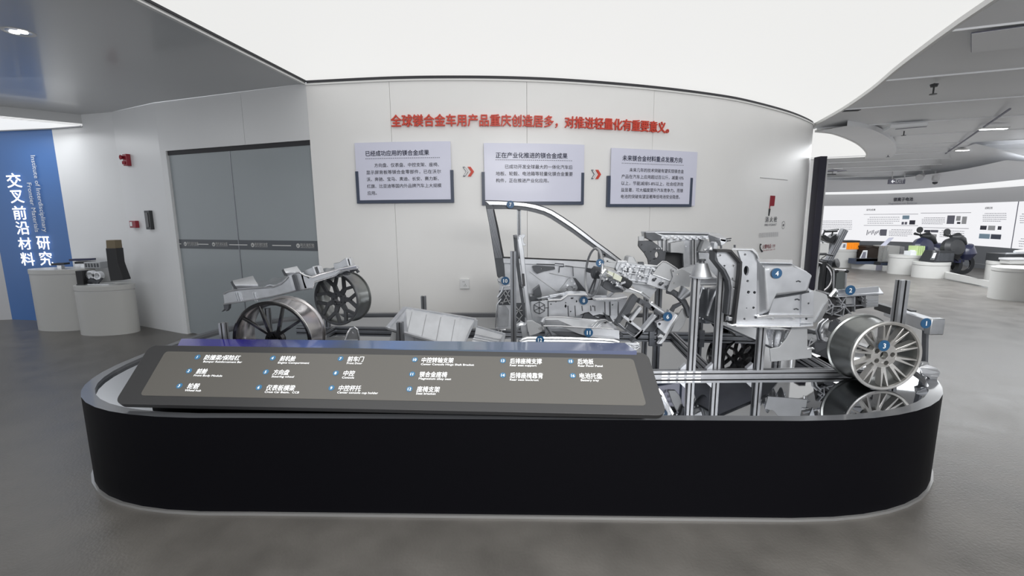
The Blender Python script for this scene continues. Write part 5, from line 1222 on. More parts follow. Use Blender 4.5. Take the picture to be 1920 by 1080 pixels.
for k in range(7): mb.bar(P(1306 + 6 * k, 594 + 1.8 * k, 2.98), P(1312 + 6 * k, 592 + 1.8 * k, 3.1), .006, .008)
obj('base_rib', mb, m_shin, fa)
# cone on the post
cn = thing('cone_mount', 'small metal cone mount capping the tallest front post', 'car part', P(1314, 519, NY))
q = P(1314.5, 517.8, NY)
obj('cone', MB().lathe([(.062, 0), (.060, .006), (.032, .080), (.0, .080)], q, n=28), m_cast, cn)
obj('neck', MB().lathe([(.016, .080), (.014, .092), (.022, .094), (.022, .104), (0, .104)], q, n=20), m_castD, cn)
obj('base_flange', MB().lathe([(0, -.008), (.068, -.008), (.068, .0), (.05, .004)], q, n=28), m_castL, cn)

# ============================================================ FRONT BODY MODULE (2)
fm = thing('front_body_module', 'openwork front module with ringed lattice and flat top shelf, number two', 'car part', P(1590, 600, 3.2))
Ym = 3.22
obj('top_shelf', MB().prism([P(1568, 556, Ym - .03), P(1657, 550, Ym - .03), P(1648, 538, Ym + .22), P(1572, 543, Ym + .22)], (0, 0, -.008)), m_castL, fm, bev=.002)
obj('shelf_upstand', MB().prism(pp([(1569, 544), (1648, 537), (1648, 548), (1572, 554)], Ym + .0), (0, .008, 0)), m_castL, fm, bev=.002)
obj('dark_panel', MB().prism(pp([(1551, 557), (1624, 555), (1624, 577), (1605, 580), (1590, 588), (1560, 600), (1546, 600), (1541, 585)], Ym + .04), (0, .015, 0)), m_rubber, fm)
obj('side_block', MB().prism(pp([(1624, 554), (1648, 553), (1647, 575), (1624, 577)], Ym - .02), (0, .05, 0)), m_plate, fm, bev=.003)
mb = MB()
for y in (562, 567, 572): mb.bar(P(1625, y, Ym - .025), P(1646, y - 1, Ym - .025), .006, .006, (0, 1, 0))
obj('block_fin', mb, m_castL, fm)
nodes = dict(a=(1560, 574), b=(1581, 573.6), c=(1577, 567), d=(1620, 563), e=(1573, 582), f=(1578, 592), g=(1600, 556), h=(1600, 584), i=(1552, 560), j=(1612, 555), k=(1594, 588), l=(1545, 585), m=(1620, 571.5), o=(1556, 590), p=(1569, 557), q=(1584, 556))
mb = MB()
for x, y in ('ab', 'bm', 'cb', 'cp', 'be', 'bk', 'bf', 'ai', 'al', 'ao', 'eo', 'gh', 'jd', 'dm', 'qc', 'lf'): mb.bar(P(*nodes[x], Ym + .02), P(*nodes[y], Ym + .02), .007, .03, (0, 1, 0))
obj('lattice_rib', mb, m_castL, fm)
for k, r_ in (('a', .017), ('b', .019), ('d', .014), ('c', .010), ('e', .009)):
    obj('ring_boss', MB().lathe([(r_ * .65, -.0), (r_, -.0), (r_, .04), (r_ * .65, .04)], P(*nodes[k], Ym), (0, 1, 0), 20, True), m_castL, fm)
obj('panel_recess', MB().prism(pp([(1586, 557), (1598, 557), (1598, 570), (1586, 571)], Ym + .03), (0, .01, 0)), m_plate, fm)
obj('left_link', MB().tube(pp([(1556, 556), (1562, 549), (1566, 543), (1568, 547)], Ym - .05), .012, 8).tube(pp([(1528, 544), (1545, 548), (1558, 552)], Ym - .03), .007, 6), m_shin, fm)
obj('lower_shell', MB().patch(lambda u, v: P(1540 + 36 * u - 6 * v, 600 + 38 * v - 6 * sin(pi * u), Ym - .02 + .12 * sin(pi * u) * cos(v * 2)), 14, 10, (0, .006, 0)), m_shin, fm)
for k in range(3): obj('cable_arc', MB().tube(pp([(1553 - 4 * k, 598), (1543 - 4 * k, 606), (1537 - 3.5 * k, 620), (1540 - 3 * k, 636), (1551 - 3 * k, 642)], Ym - .08), .006, 6), m_castD if k % 2 else m_castL, fm)
obj('dark_filler_block', MB().prism([P(1528, 642, Ym - .2), P(1572, 640, Ym - .05), P(1592, 668, Ym - .25), P(1578, 684, Ym - .3), P(1530, 664, Ym - .25)], (0, .2, 0)), m_castD, fm, bev=.004)  # added dark block standing in for a dark reflection and rails
obj('dark_cavity', MB().prism(pp([(1557, 605), (1568, 600), (1574, 606), (1572, 622), (1560, 624), (1554, 620)], Ym - .05), (0, .01, 0)), m_castD, fm)
PB(fm, 1594, 544, Ym - .05, '2', 9.5)
# bumper beam (1)
bb = thing('bumper_beam', 'light bumper reinforcement bar behind the silver wheel, number one', 'car part', P(1740, 700, 2.85))
fa_, fb_ = P(1668, 583, 3.25), P(1742, 603, 2.72)
obj('beam', MB().bar(fb_ + V((0, -.02, -.02)), fa_, .07, .075), m_castL, bb, bev=.004)
obj('beam_end', MB().bar(fb_ + V((0.0, -.06, -.02)), fb_ + V((0, -.02, -.02)), .085, .10), m_cast, bb, bev=.006)
obj('dark_channel', MB().bar(P(1646, 574, 3.35), P(1678, 584, 3.15), .05, .05), m_dark, bb, bev=.003)
obj('beam_slot', MB().bar(P(1699, 587, 2.98) + V((0, 0, .03)), P(1712, 592, 2.9) + V((0, 0, .03)), .03, .01), m_dark, bb)
obj('rear_bracket', MB().prism([P(1724, 688, 2.62), P(1738, 683, 2.62), P(1757, 690, 2.60), P(1763, 698, 2.60), P(1760, 705, 2.58), P(1730, 703, 2.60)], (0, 0, -.008)).prism(pp([(1728, 700), (1760, 703), (1757, 712), (1746, 714), (1742, 708)], 2.59), (0, .02, 0)), m_castL, bb, bev=.002)
obj('bracket_upstand', MB().prism(pp([(1730, 680), (1742, 680), (1744, 688), (1738, 694), (1726, 690)], 2.66), (0, .03, 0)), m_plate, bb, bev=.003)
obj('upright_strip', MB().prism(pp([(1737, 612), (1742, 612), (1740, 690), (1735, 690)], 2.75), (0, .03, 0)), m_aluD, bb)
PB(bb, 1735.5, 606, 2.62, '1', 10)
# ============================================================ FAR GALLERY
def fhit(px, py):
    d = ray(px, py); best = None; s = 0
    for i in range(len(FW) - 1):
        a, b = FW[i], FW[i + 1]; e = b - a; det = d.x * (-e.y) + d.y * e.x
        if abs(det) > 1e-9:
            t = (a.x * (-e.y) + a.y * e.x) / det; q = V((d.x * t, d.y * t)); k = (q - a).dot(e) / e.length_squared
            if -1e-5 <= k <= 1.00001 and t > 0: best = (s + k * e.length, CAMZ + d.z * t)
        s += e.length
    return best
FS = [0]
for i in range(1, len(FW)): FS.append(FS[-1] + (FW[i] - FW[i - 1]).length)
def fmap(s, z, off=.02):
    s = max(0, min(FS[-1] - 1e-6, s))
    for i in range(len(FS) - 1):
        if FS[i + 1] >= s: break
    t = (s - FS[i]) / (FS[i + 1] - FS[i]); p = FW[i].lerp(FW[i + 1], t); a = (FW[i + 1] - FW[i]).normalized()
    return V((p.x + a.y * off, p.y - a.x * off, z))
def ftext(nm, s, px0, px1, py, size, m, bold=0):
    a, z = fhit(px0, py); b, _ = fhit(px1, py)
    return text_obj(nm, s, size, m, fwall, lambda x, y, zz: fmap(a + x, z + y), wd=b - a, bold=bold)
ftext('lettering', '镁离子电池', 1675, 1712, 377, .13, m_ink, .003); ftext('lettering', 'Magnesium-ion Batteries', 1666, 1720, 383, .07, m_print)
ftext('lettering', '研究成果', 1624, 1641, 395, .07, m_ink, .001); ftext('lettering', '成果应用', 1848, 1862, 392, .07, m_ink, .001)
def rows(x0, x1, y0, y1, n, m=m_fine, seed=1, th=.016):
    rnd = random.Random(seed); mb = MB()
    for r in range(n):
        y = y0 + (y1 - y0) * r / max(1, n - 1); a, z = fhit(x0, y); b, _ = fhit(x1 - (x1 - x0) * (.35 if r == n - 1 else 0) * rnd.random(), y); s = a + (0.06 if r == 0 else 0)
        while s < b:
            l = .03 + .03 * rnd.random(); e = min(b, s + l)
            mb.add([fmap(s, z), fmap(e, z), fmap(e, z + th), fmap(s, z + th)], [(0, 1, 2, 3)]); s = e + .012
    o = obj('print_lines', mb, m, fwall); return o
rows(1521, 1597, 415, 431, 6, seed=2); rows(1626, 1687, 408, 419, 4, seed=3); rows(1729, 1773, 409, 420, 5, seed=4); rows(1667, 1711, 431, 442, 5, seed=5); rows(1763, 1810, 433, 444, 4, seed=6)
rows(1844, 1889, 401, 415, 5, seed=7); rows(1914, 1925, 402, 418, 5, seed=8); rows(1912, 1922, 448, 462, 4, seed=9)
def pic(x0, y0, x1, y1, m):
    a, zt_ = fhit(x0, y0); b, zb_ = fhit(x1, y1); n = 3; mb = MB()
    for k in range(n): u, v = a + (b - a) * k / n, a + (b - a) * (k + 1) / n; mb.add([fmap(u, zb_, .022), fmap(v, zb_, .022), fmap(v, zt_, .022), fmap(u, zt_, .022)], [(0, 1, 2, 3)])
    obj('printed_picture', mb, m, fwall)
for q_ in ((1693, 404, 1705, 411, m_pblue), (1706, 413, 1716, 421, m_ink), (1691, 416, 1695, 421, m_print), (1697, 416, 1701, 421, m_print), (1778, 404, 1790, 420, m_print), (1795, 405, 1802, 414, m_lband), (1796, 416, 1802, 420, m_ink), (1806, 406, 1813, 420, m_lband),
           (1651, 430, 1662, 442, m_print), (1734, 431, 1745, 436, m_ink), (1746, 431, 1760, 436, m_print), (1749, 439, 1757, 445, m_lband), (1840, 423, 1851, 431, m_ink), (1855, 423, 1867, 432, m_lband), (1873, 424, 1879, 431, m_ink), (1838, 438, 1857, 448, m_pblue), (1860, 439, 1878, 449, m_frame)):
    pic(*q_)
mb = MB()
for k in range(9): s, z = fhit(1624 + 3.0 * k, 441 - (k * 7 % 5)); s2, z2 = fhit(1624 + 3 * k + 1.2, 431 + (k * 3 % 4)); mb.add([fmap(s, z, .02), fmap(s + .02, z, .02), fmap(s + .03, z2, .02), fmap(s + .01, z2, .02)], [(0, 1, 2, 3)])
for (x0, y0, x1) in ((1619, 402.5, 1722), (1619, 423, 1722), (1727, 400, 1822), (1727, 427, 1818)):
    s, z = fhit(x0, y0); s2, z2 = fhit(x1, y0)
    for k in range(6): u, v = s + (s2 - s) * k / 6, s + (s2 - s) * (k + 1) / 6; mb.add([fmap(u, z), fmap(v, z), fmap(v, z + .012), fmap(u, z + .012)], [(0, 1, 2, 3)])
obj('diagram_lines', mb, m_print, fwall)
s, z = fhit(1904, 420)
obj('lightbox_joint', MB().add([fmap(s, .61), fmap(s + .03, .61), fmap(s + .03, 1.79), fmap(s, 1.79)], [(0, 1, 2, 3)]), m_print, fwall)
s, z = fhit(1523, 420); obj('lightbox_end', MB().add([fmap(s - .5, .61), fmap(s, .61), fmap(s, 1.79), fmap(s - .5, 1.79)], [(0, 1, 2, 3)]), m_lband, fwall)

def rped(lb, pxl, pxr, pyb, pyt, ratio=.8, grp=None):
    c = Z((pxl + pxr) / 2, pyb, 0); c = V((c.x, c.y + .25, 0)); rx = (pxr - pxl) / 2 / F * c.y * .93; h = ztop(c, pyt)
    return pedestal(lb, (c.x, c.y, 0), rx, rx * ratio, h), c, rx, h
pA, cA, rA, hA = rped('small white pedestal under the orange battery case', 1566, 1614, 502, 467)
pC_, cC, rC, hC = rped('white pedestal with pale green fins, before the first scooter', 1681, 1742, 515, 478)
pD, cD, rD, hD = rped('white pedestal carrying a slanted black box, second scooter behind', 1729, 1793, 522, 491)
pF, cF, rF, hF = rped('tall white pedestal with a black rack at the right frame edge', 1873, 1945, 531, 490)
pG, cG, rG, hG = rped('nearest white pedestal cut by the right frame edge', 1888, 1985, 565, 501)
def plinth(lb, pts, h, notch=None):
    t = thing('low_plinth', lb, 'plinth', V((sum(p.x for p in pts) / len(pts), sum(p.y for p in pts) / len(pts), 0)))
    obj('plinth_body', MB().prism([V((p.x, p.y, h)) for p in pts], (0, 0, -h)), m_ped, t, bev=.01)
    obj('shadow_line', MB().prism([V((p.x, p.y, .02)) for p in pts], (0, 0, -.02)), m_lband, t); return t
a, b = Z(1597, 503, 0), Z(1678, 510, 0); hB = ztop(a, 493.5)
plB = plinth('low white plinth holding the black draped box and white cabinet', [a, b, b + V((.12, 1.0, 0)), a + V((.5, 1.2, 0))], hB)
obj('dark_plate', MB().box(Z(1641, 508, 0) + V((0, -.03, .02)), Z(1652, 508, 0) + V((0, 0, .16))), m_print, plB)
a2, b2 = Z(1774, 524, 0), Z(1870, 544, 0); hE = ztop(a2, 511.5)
plE = plinth('long low white plinth running towards the right frame edge', [a2, b2, b2 + V((.1, .4, 0)), a2 + V((.5, .8, 0))], hE)
def item(nm, lb, cat, mbs, base, grp=None):
    t = thing(nm, lb, cat, base, grp)
    for n_, m_, k in mbs: obj(n_, m_, k, t, bev=.003)
    return t
def bx(px0, py0, px1, py1, Y, dp): a, b = P(px0, py1, Y), P(px1, py0, Y); return MB().box((a.x, Y, a.z), (b.x, Y + dp, b.z))
def sit(px0, pyt, px1, Y, dp, z0, sl=0):
    a, b = P(px0, pyt, Y), P(px1, pyt, Y); z1 = a.z
    return MB().prism([(a.x, Y, z0), (b.x, Y, z0), (b.x, Y, z1), (a.x + sl, Y, z1)], (0, dp, 0))
YA_ = cA.y - .1
item('battery_case', 'bright orange battery case with dark lid on the small pedestal', 'case', [('case_body', sit(1588, 455, 1611.5, YA_, .3, hA), m_orange), ('lid', MB().box(P(1586, 454.5, YA_) , P(1613, 451, YA_) + V((0, .32, 0))), m_dark)] + [('rib', sit(1592 + 5 * k, 457, 1593.5 + 5 * k, YA_ - .02, .02, hA + .02), m_orange) for k in range(4)], V((P(1600, 455, YA_).x, YA_ + .15, hA)))
item('white_booklet', 'white card stand with grey picture beside the orange case', 'stand', [('card', sit(1576, 455.5, 1588, YA_ - .05, .05, hA, .06), m_white), ('picture', sit(1580.5, 458, 1585.5, YA_ - .056, .004, hA + .05, .02), m_print)], V((P(1582, 455, YA_).x, YA_, hA)))
def ybf(px): return a.y + (b.y - a.y) * (px - 1597) / 81 + .14
YB = ybf(1626)
item('dark_tray', 'flat dark tray at the front of the low plinth', 'tray', [('tray_body', sit(1606, 485.5, 1646, YB - .1, .3, hB), m_frame), ('tray_lip', sit(1606, 484.6, 1646, YB - .1, .03, hB + .08), m_dark)], V((P(1626, 485, YB).x, YB, hB)))
item('picture_stand', 'white framed picture leaning before the black draped box', 'picture', [('frame', sit(1613, 469.5, 1627, YB, .03, hB + .1, .10), m_white), ('print', sit(1615.5, 472.5, 1624, YB - .006, .004, hB + .16, .05), m_print)], V((P(1620, 485, YB).x, YB, hB)))
item('draped_box', 'black box with a cloth cover on the low plinth', 'box', [('box_body', sit(1624, 462.5, 1648, YB + .2, .4, hB), m_brown), ('cover', MB().patch(lambda u, v: P(1623.5 + 25 * u, 461.5 + 1.2 * sin(u * 9) + 2.5 * v, YB + .19 - .01 * v), 16, 2, (0, .42, 0)), m_brown)], V((P(1636, 485, YB).x, YB + .4, hB)))
YB = ybf(1664) + .1
item('white_cabinet', 'plain white metal cabinet on the low plinth', 'cabinet', [('cabinet_body', sit(1664, 461.5, 1688, YB + .25, .5, hB), m_ped), ('side_panel', MB().prism([P(1688, 461.5, YB + .25), P(1696, 462.5, YB + .7), P(1696, 480, YB + .7), P(1688, 492, YB + .25)], (0.01, .01, 0)), m_lband), ('port_plate', sit(1667, 486, 1673, YB + .24, .01, hB + .06), m_dark)], V((P(1675, 485, YB).x, YB + .5, hB)))
q1, q2 = P(1654, 494, YB), P(1658, 462, YB)
item('acrylic_sign_stand', 'clear acrylic stand with slanted card between black box and white cabinet', 'stand', [('post', MB().bar(P(1651, 494, YB), P(1655, 461, YB), .03, .02, (0, 1, 0)), m_acr), ('post', MB().bar(P(1661, 494, YB), P(1665, 461, YB), .03, .02, (0, 1, 0)), m_acr), ('sheet', MB().prism([P(1651, 490, YB + .1), P(1664, 490, YB + .1), P(1667, 462, YB + .1), P(1655, 462, YB + .1)], (0, .01, 0)), m_acr), ('slanted_card', MB().prism([P(1651, 461, YB), P(1661, 461, YB), P(1676, 446, YB + .2), P(1667, 446.5, YB + .2)], (0, .01, .01)), m_board)], V((q1.x, YB, hB)))
item('dark_base_unit', 'low dark electronics unit at the foot of the white cabinet', 'device', [('unit_body', sit(1650, 491.5, 1681, YB - .1, .2, hB), m_dark), ('front_strip', sit(1652, 493, 1679, YB - .11, .01, hB + .01), m_frame)], V((P(1665, 492, YB).x, YB, hB)))
YC = cC.y - .1
item('green_fin_block', 'pale green finned block on the pedestal before the first scooter', 'block', [('fin', sit(1720 + 4 * k, 461.5, 1723 + 4 * k, YC, .25, hC), m_green) for k in range(4)] + [('block_core', sit(1720, 463, 1735, YC + .05, .15, hC), m_green)], V((P(1728, 475, YC).x, YC + .1, hC)))
item('white_model', 'small white stepped model left of the pale green fins', 'model', [('step', sit(1708, 471, 1719, YC, .2, hC), m_white), ('step', sit(1712, 469, 1717, YC + .05, .1, hC), m_white)], V((P(1713, 475, YC).x, YC + .1, hC)))
YD_ = cD.y - .15
item('slanted_black_box', 'large black box with slanted left end on white pedestal', 'box', [('box_body', sit(1753, 471, 1791, YD_, .4, hD, .12), m_dark), ('box_front', sit(1757, 475, 1789, YD_ - .01, .02, hD + .03, .06), m_castD)], V((P(1772, 480, YD_).x, YD_ + .2, hD)))
item('glass_info_stand', 'clear leaning info stand left of the slanted black box', 'stand', [('glass', MB().prism([P(1744, 488, YD_), P(1754, 488, YD_), P(1760, 470, YD_ + .1), P(1750, 470, YD_ + .1)], (0, .01, .005)), m_acr), ('print', MB().prism([P(1746.5, 484, YD_ - .01), P(1752.5, 484, YD_ - .01), P(1756.5, 474, YD_ + .05), P(1751, 474, YD_ + .05)], (0, .004, .0)), m_lband)], V((P(1750, 485, YD_).x, YD_, hD)))
YF = cF.y - .2
item('black_rack', 'black rack with a row of small parts on the tall right pedestal', 'rack', [('rack_body', sit(1885, 476.5, 1925, YF + .1, .4, hF), m_dark), ('part_row', MB().tube([P(1886, 475.5, YF + .1), P(1925, 475, YF + .1)], .02, 6), m_plate)], V((P(1905, 480, YF).x, YF + .3, hF)))
item('white_carton', 'low white box in front of the black rack, right frame edge', 'box', [('box_body', sit(1894, 486, 1935, YF - .15, .2, hF - .02), m_ped), ('box_lid', sit(1893, 484.5, 1936, YF - .16, .22, hF + .06), m_lband)], V((P(1910, 490, YF).x, YF - .05, hF)))
item('white_fixture', 'small white rounded fixture on top of the black rack', 'fixture', [('fixture_body', MB().tube([P(1902, 472, YF + .3), P(1925, 471, YF + .3)], [.03, .05], 8), m_white), ('fixture_leg', MB().box(P(1910, 476, YF + .3), P(1912, 471, YF + .33)), m_lband)], V((P(1912, 476, YF + .3).x, YF + .3, P(1910, 476, YF + .3).z)))
# scooters
def scooter(lb, px, py, k, body, rear, Y):
    t = thing('electric_scooter', lb, 'scooter', V((P(px, 480, Y).x, Y, 0)))
    def q(dx, dy, dY=0): return P(px + dx * k, py + dy * k, Y + dY)
    obj('handlebar', MB().tube([q(-26, -19), q(-18, -17), q(-10, -14, .1), q(-2, -13, .15)], [.035, .025, .025, .03], 8), m_dark, t)
    obj('headset_cover', MB().tube([q(-14, -15), q(-4, -14), q(6, -8), q(14, -1)], [.04, .12, .10, .03], 12), m_dark, t)
    obj('mirror', MB().disc(q(-22 if rear else -17, -24 if rear else -26), (0, -1, 0), .08, .02, 16), m_dark, t)
    obj('mirror_stem', MB().tube([q(-14, -16), q(-17, -25)], .01, 6), m_dark, t)
    obj('front_shield', MB().lathe([(0, -.16), (.16, -.13), (.24, -.03), (.25, .08), (.18, .16), (0, .18)], q(-13, 6), (0, -.95, .2), 24), body, t)
    obj('rear_body', MB().tube([q(4, 2, .2), q(10, 6, .2), q(12, 16, .2), q(9, 28, .2)], [.08, .19, .22, .13], 14), body if not rear else m_darkb, t)
    obj('seat', MB().tube([q(2, 0, .2), q(10, -2 + 3, .2), q(15, 6, .2)], [.06, .10, .06], 10), m_lband if rear else m_darkb, t)
    c = q(8, 34, .2); c = V((c.x, c.y, .26)); obj('wheel', MB().lathe([(.16, -.05), (.25, -.05), (.26, 0), (.25, .05), (.16, .05)], c, (0, 1, 0), 24, True), m_dark, t)
    obj('wheel_hub', MB().lathe([(0, -.04), (.15, -.03), (.15, .03), (0, .04)], c, (0, 1, 0), 20), m_steel, t)
    c2 = q(-14, 34); c2 = V((c2.x, c2.y, .26)); obj('wheel', MB().lathe([(.16, -.05), (.25, -.05), (.26, 0), (.25, .05), (.16, .05)], c2, (0, 1, 0), 24, True), m_dark, t)
    obj('fork', MB().tube([q(-8, -2), c2], .03, 8), m_dark, t); obj('foot_deck', MB().bar(c2 + V((.1, 0, .1)), c + V((-.1, 0, .1)), .2, .08), m_darkb, t)
scooter('dark blue scooter behind the pale green fins', 1741, 457, 1.0, m_darkb, False, 12.0)
scooter('black scooter with pale seat behind the slanted black box', 1797, 459, 1.0, m_dark, True, 11.0)
# e-bike, suitcase, test rig by the wall end
Y8 = 8.4
t = thing('bicycle', 'dark frame bicycle with white fork beside the grey column box', 'bicycle', V((P(1525, 560, Y8).x, Y8, 0)))
obj('handlebar', MB().tube(pp([(1522, 478), (1538, 477), (1548, 477), (1562, 479)], Y8), .016, 8), m_dark, t); obj('display', MB().box(P(1538, 477, Y8), P(1547, 474, Y8 + .05)), m_dark, t)
obj('brake_cable', MB().tube(pp([(1527, 481), (1533, 492), (1534, 500), (1541, 484), (1549, 479)], Y8 - .02), .008, 6), m_dark, t)
obj('stem', MB().tube(pp([(1535, 478), (1533, 496), (1528, 520), (1522, 534)], Y8), .016, 8), m_dark, t)
obj('fork', MB().tube(pp([(1538, 499), (1533, 520), (1531, 545)], Y8), .022, 8).tube(pp([(1527, 499), (1522, 520), (1518, 540)], Y8), .016, 8), m_white, t)
c = P(1522, 532, Y8); c.z = .34
obj('tyre', MB().lathe([(.31, -.02), (.34, -.02), (.35, 0), (.34, .02), (.31, .02)], c, (.5, 1, 0), 32, True), m_dark, t); obj('wheel_rim', MB().lathe([(.29, -.015), (.31, -.015), (.31, .015), (.29, .015)], c, (.5, 1, 0), 32, True), m_steel, t)
obj('frame_tube', MB().tube([P(1534, 498, Y8), P(1546, 505, Y8 + .4), c + V((.35, .4, .0))], .02, 8), m_dark, t)
item('black_carrier', 'black carrier box with oval handle hole beside the dark slab', 'box', [('carrier_body', MB().prism(pp([(1514, 466.5), (1526, 466), (1528, 468), (1528, 475), (1514, 475)], Y8 + .3), (0, .2, 0), [circ(1525.3, 470, Y8 + .3, .9, 2)]), m_dark), ('lower_box', bx(1512.5, 477.5, 1525, 489, Y8 + .3, .3), m_dark), ('navy_box', MB().prism(pp([(1511, 486), (1526, 491), (1525, 501), (1510, 500)], Y8 + .2), (0, .3, 0)), m_darkb), ('stand', bx(1511, 500, 1524, 560, Y8 + .35, .2), m_castD)], V((P(1518, 480, Y8 + .4).x, Y8 + .4, 0)))
item('grey_column_box', 'upright grey panel box between bicycle and metal suitcase', 'box', [('box_body', bx(1545.5, 488, 1561, 563, Y8 - .1, .2), m_castD), ('dark_edge', bx(1543.5, 490, 1545.5, 563, Y8 - .12, .24), m_dark), ('side_knob', MB().lathe([(0, -.06), (.07, -.05), (.09, .05), (0, .06)], P(1565, 494, Y8 + .05), (.6, -1, .3), 14), m_dark)], V((P(1553, 560, Y8).x, Y8, 0)))
item('metal_suitcase', 'grey metal suitcase with silver rails standing on the floor', 'suitcase', [('shell', bx(1563.5, 508, 1586, 566, Y8 - .2, .22), m_pole), ('top_rail', MB().tube([P(1564, 506.5, Y8 - .2), P(1587, 507.5, Y8 - .2)], .02, 8), m_steel), ('side_rail', MB().tube([P(1563.5, 507, Y8 - .2), P(1562, 562, Y8 - .2)], .018, 8), m_alu), ('side_rail', MB().tube([P(1586.5, 508, Y8 - .2), P(1583, 562, Y8 - .2)], .018, 8), m_alu)] + [('corner_cap', MB().lathe([(0, -.035), (.03, -.03), (.035, 0), (.03, .03), (0, .035)], P(x, 508.5, Y8 - .2), (0, 1, 0), 10), m_dark) for x in (1568, 1587)], V((P(1575, 566, Y8 - .2).x, Y8 - .1, 0)))
t = thing('test_rig', 'slanted aluminium profile rig with black clamps behind the bicycle', 'rig', V((P(1550, 560, 9).x, 9, 0)))
obj('slanted_profile', MB().alu(P(1551, 490, 9.0), P(1582, 430, 9.0), .08, .08, (0, 1, 0)), m_alu, t); obj('slanted_profile', MB().bar(P(1556, 490, 9.06), P(1586, 432, 9.06), .03, .1, (0, 1, 0)), m_aluD, t)
obj('clamp_arm', MB().prism(pp([(1539, 442), (1547, 440), (1557, 446), (1565, 440), (1570, 438), (1569, 447), (1561, 457), (1556, 454), (1549, 452)], 9.0), (0, .15, 0)), m_dark, t, bev=.01)
obj('clamp_bar', MB().tube(pp([(1543, 441), (1547, 432), (1572, 430)], 8.98), .018, 6).tube(pp([(1559, 443), (1562, 433)], 8.98), .014, 6).tube(pp([(1546, 433.5), (1569, 432.5)], 8.98), .03, 6), m_dark, t)
obj('rig_table', bx(1516, 456, 1555, 486, 9.6, .4), m_ped, t); obj('table_leg', bx(1517, 486, 1521, 556, 9.6, .1), m_lband, t); obj('table_leg', bx(1549, 486, 1553, 556, 9.6, .1), m_lband, t)
obj('loose_cable', MB().tube([P(1516 + 3 * k, 452.5 + 1.5 * sin(k * 2.2), 9.62) for k in range(12)], .03, 6), m_plate, t)
# ceiling fittings
def cz(px, py, z=CZ): return Z(px, py, z)
t = thing('exit_sign', 'grey hanging exit sign with arrow under the slatted ceiling', 'sign', P(1683, 345, 13.0)); YE = 13.0
obj('sign_panel', bx(1667, 336, 1698, 345, YE, .06), m_print, t, bev=.005)
obj('ceiling_box', bx(1672, 309, 1702, 318, YE, .08), m_lband, t)
obj('hanger', MB().tube(pp([(1674, 318), (1673, 336)], YE + .03), .012, 6).tube(pp([(1697, 318), (1696, 336)], YE + .03), .012, 6), m_lband, t)
a = P(1670, 343, YE - .01); text_obj('lettering', '←', .13, m_whiteE, t, flatmap(a, (1, 0, 0), (0, 0, 1)), bold=.004); a = P(1679, 343, YE - .01); text_obj('lettering', 'EXIT', .13, m_white, t, flatmap(a, (1, 0, 0), (0, 0, 1)), wd=.22, bold=.002)
for i, (px, py) in enumerate(((1694.7, 251), (1665, 292), (1915.6, 292), (1750, 172), (1837, 325))):
    z = CZ - .02 if py < 320 else 2.62; c = cz(px, py, z - .05)
    lb = ['black sprinkler head near the air vent', 'black sprinkler head above the exit sign', 'black sprinkler head at the right frame edge', 'large near sprinkler head on the widest ceiling slat', 'tiny sprinkler head close to the cove light'][i]
    t = thing('sprinkler', lb, 'sprinkler', c, 'ceiling sprinklers')
    obj('stem', MB().tube([c + V((0, 0, .09)), c - V((0, 0, .03))], .009, 6), m_dark, t); obj('deflector', MB().lathe([(0, -.03), (.035, -.03), (.035, -.024), (0, -.024)], c, n=12), m_dark, t); obj('collar', MB().lathe([(0, .05), (.03, .05), (.04, .08), (0, .08)], c, n=12), m_dark, t)
for i, (x0, x1, y) in enumerate(((1837, 1889, 241), (1793, 1818, 281), (1756, 1777, 307), (1729, 1744, 322))):
    a, b = cz(x0, y, CZ - .045), cz(x1, y - (x1 - x0) * .03, CZ - .045)
    t = thing('linear_lamp', ['longest bright slim lamp on the right ceiling slats', 'second bright slim ceiling lamp from the right frame edge', 'third slim ceiling lamp, above the exit sign height', 'smallest slim ceiling lamp near the grey camera'][i], 'ceiling light', (a + b) / 2, 'slim ceiling lamps')
    obj('housing', MB().bar(a, b, .10, .03), m_trimm, t); obj('lamp_lens', MB().bar(a + (b - a) * .05 - V((0, 0, .018)), a + (b - a) * .45 - V((0, 0, .018)), .07, .008), m_lamp, t); obj('lamp_lens', MB().bar(a + (b - a) * .55 - V((0, 0, .018)), a + (b - a) * .95 - V((0, 0, .018)), .07, .008), m_lamp, t)
c0, c1 = cz(1662, 241, CZ - .06), cz(1731, 236, CZ - .06)
t = thing('air_vent', 'long pale air vent box on the slatted ceiling by the luminous oval', 'air vent', (c0 + c1) / 2)
obj('vent_box', MB().bar(c0, c1, .42, .06), m_ceilR, t, bev=.01); obj('vent_slot', MB().bar(c0 + V((.05, -.12, -.033)), c1 + V((-.05, -.12, -.033)), .05, .004), m_print, t)
t = thing('security_camera', 'grey dome camera with black lens hanging from the right ceiling', 'camera', P(1753, 344, 12.5))
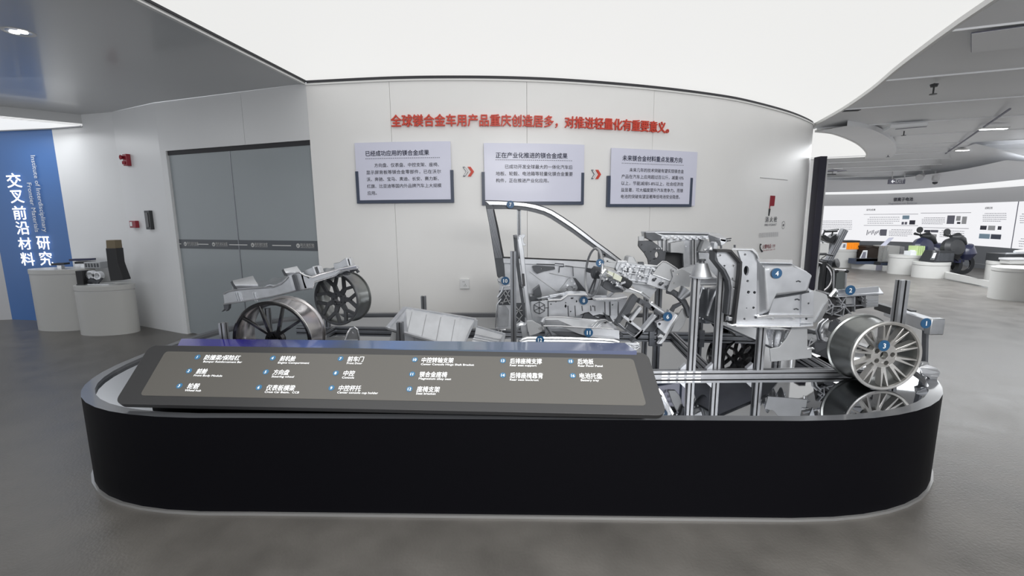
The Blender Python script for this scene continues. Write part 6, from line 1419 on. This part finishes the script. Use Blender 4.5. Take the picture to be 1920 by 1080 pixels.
obj('housing', MB().lathe([(0, .10), (.07, .10), (.08, .02), (.07, -.02), (0, -.03)], P(1754, 337, 12.5), n=20), m_lband, t); obj('lens_dome', MB().lathe([(0, -.03), (.06, -.02), (.05, -.07), (0, -.09)], P(1753.5, 339.5, 12.5), n=20), m_dark, t); obj('ceiling_stem', MB().tube(pp([(1754, 332), (1754, 318)], 12.5), .02, 8), m_lband, t)
t = thing('track_spotlight', 'grey track spotlight left of the dome camera', 'spotlight', P(1727, 333, 12.6))
obj('lamp_head', MB().tube([P(1731, 328, 12.6), P(1724, 333, 12.5)], [.05, .09], 12), m_lband, t); obj('stem', MB().tube(pp([(1731, 328), (1731, 318)], 12.6), .015, 6), m_lband, t)
t = thing('ceiling_track', 'thin diagonal track line crossing the slats of the right ceiling', 'track', cz(1810, 262, CZ - .03))
a, b = cz(1894, 204, CZ - .03), cz(1734, 315, CZ - .03)
obj('track_bar', MB().bar(a, b, .02, .02), m_print, t); obj('track_end', MB().box(b - V((.03, .03, .0)), b + V((.03, .03, .03))), m_print, t)
t = thing('ceiling_projector', 'flat dark projector on a mount below the luminous oval', 'projector', P(1560, 327, 13))
obj('projector_body', bx(1552, 325.5, 1568, 328, 12.0, .3), m_dark, t); obj('mount_plate', bx(1550, 319, 1588, 320.5, 12.0, .3), m_print, t); obj('mount_stem', bx(1562, 320, 1570, 326, 12.1, .05), m_lband, t); obj('top_plate', bx(1563, 315.5, 1580, 317.5, 12.0, .2), m_lband, t)
c = cz(1595, 207, CZ - .0)
t = thing('ceiling_slot', 'tiny dark slot in the grey ceiling near the wall tip', 'vent', c); obj('slot_frame', MB().bar(c + V((-.11, .02, -.004)), c + V((.11, -.02, -.004)), .07, .008), m_castD, t); obj('slot_core', MB().bar(c + V((-.09, .02, -.01)), c + V((.09, -.02, -.01)), .045, .006), m_dark, t)
pa = [cz(1822, 62, 2.925), cz(1980, 40, 2.925), cz(1980, 82, 2.925), cz(1822, 97, 2.925)]
t = thing('access_hatch', 'flush access hatch outlined in the near right ceiling', 'hatch', sum(pa, V()) / 4)
obj('hatch_panel', MB().prism(pa, (0, 0, -.008)), m_ceilR, t); obj('hatch_joint', MB().tube(pa + [pa[0]], .006, 5), m_print, t)
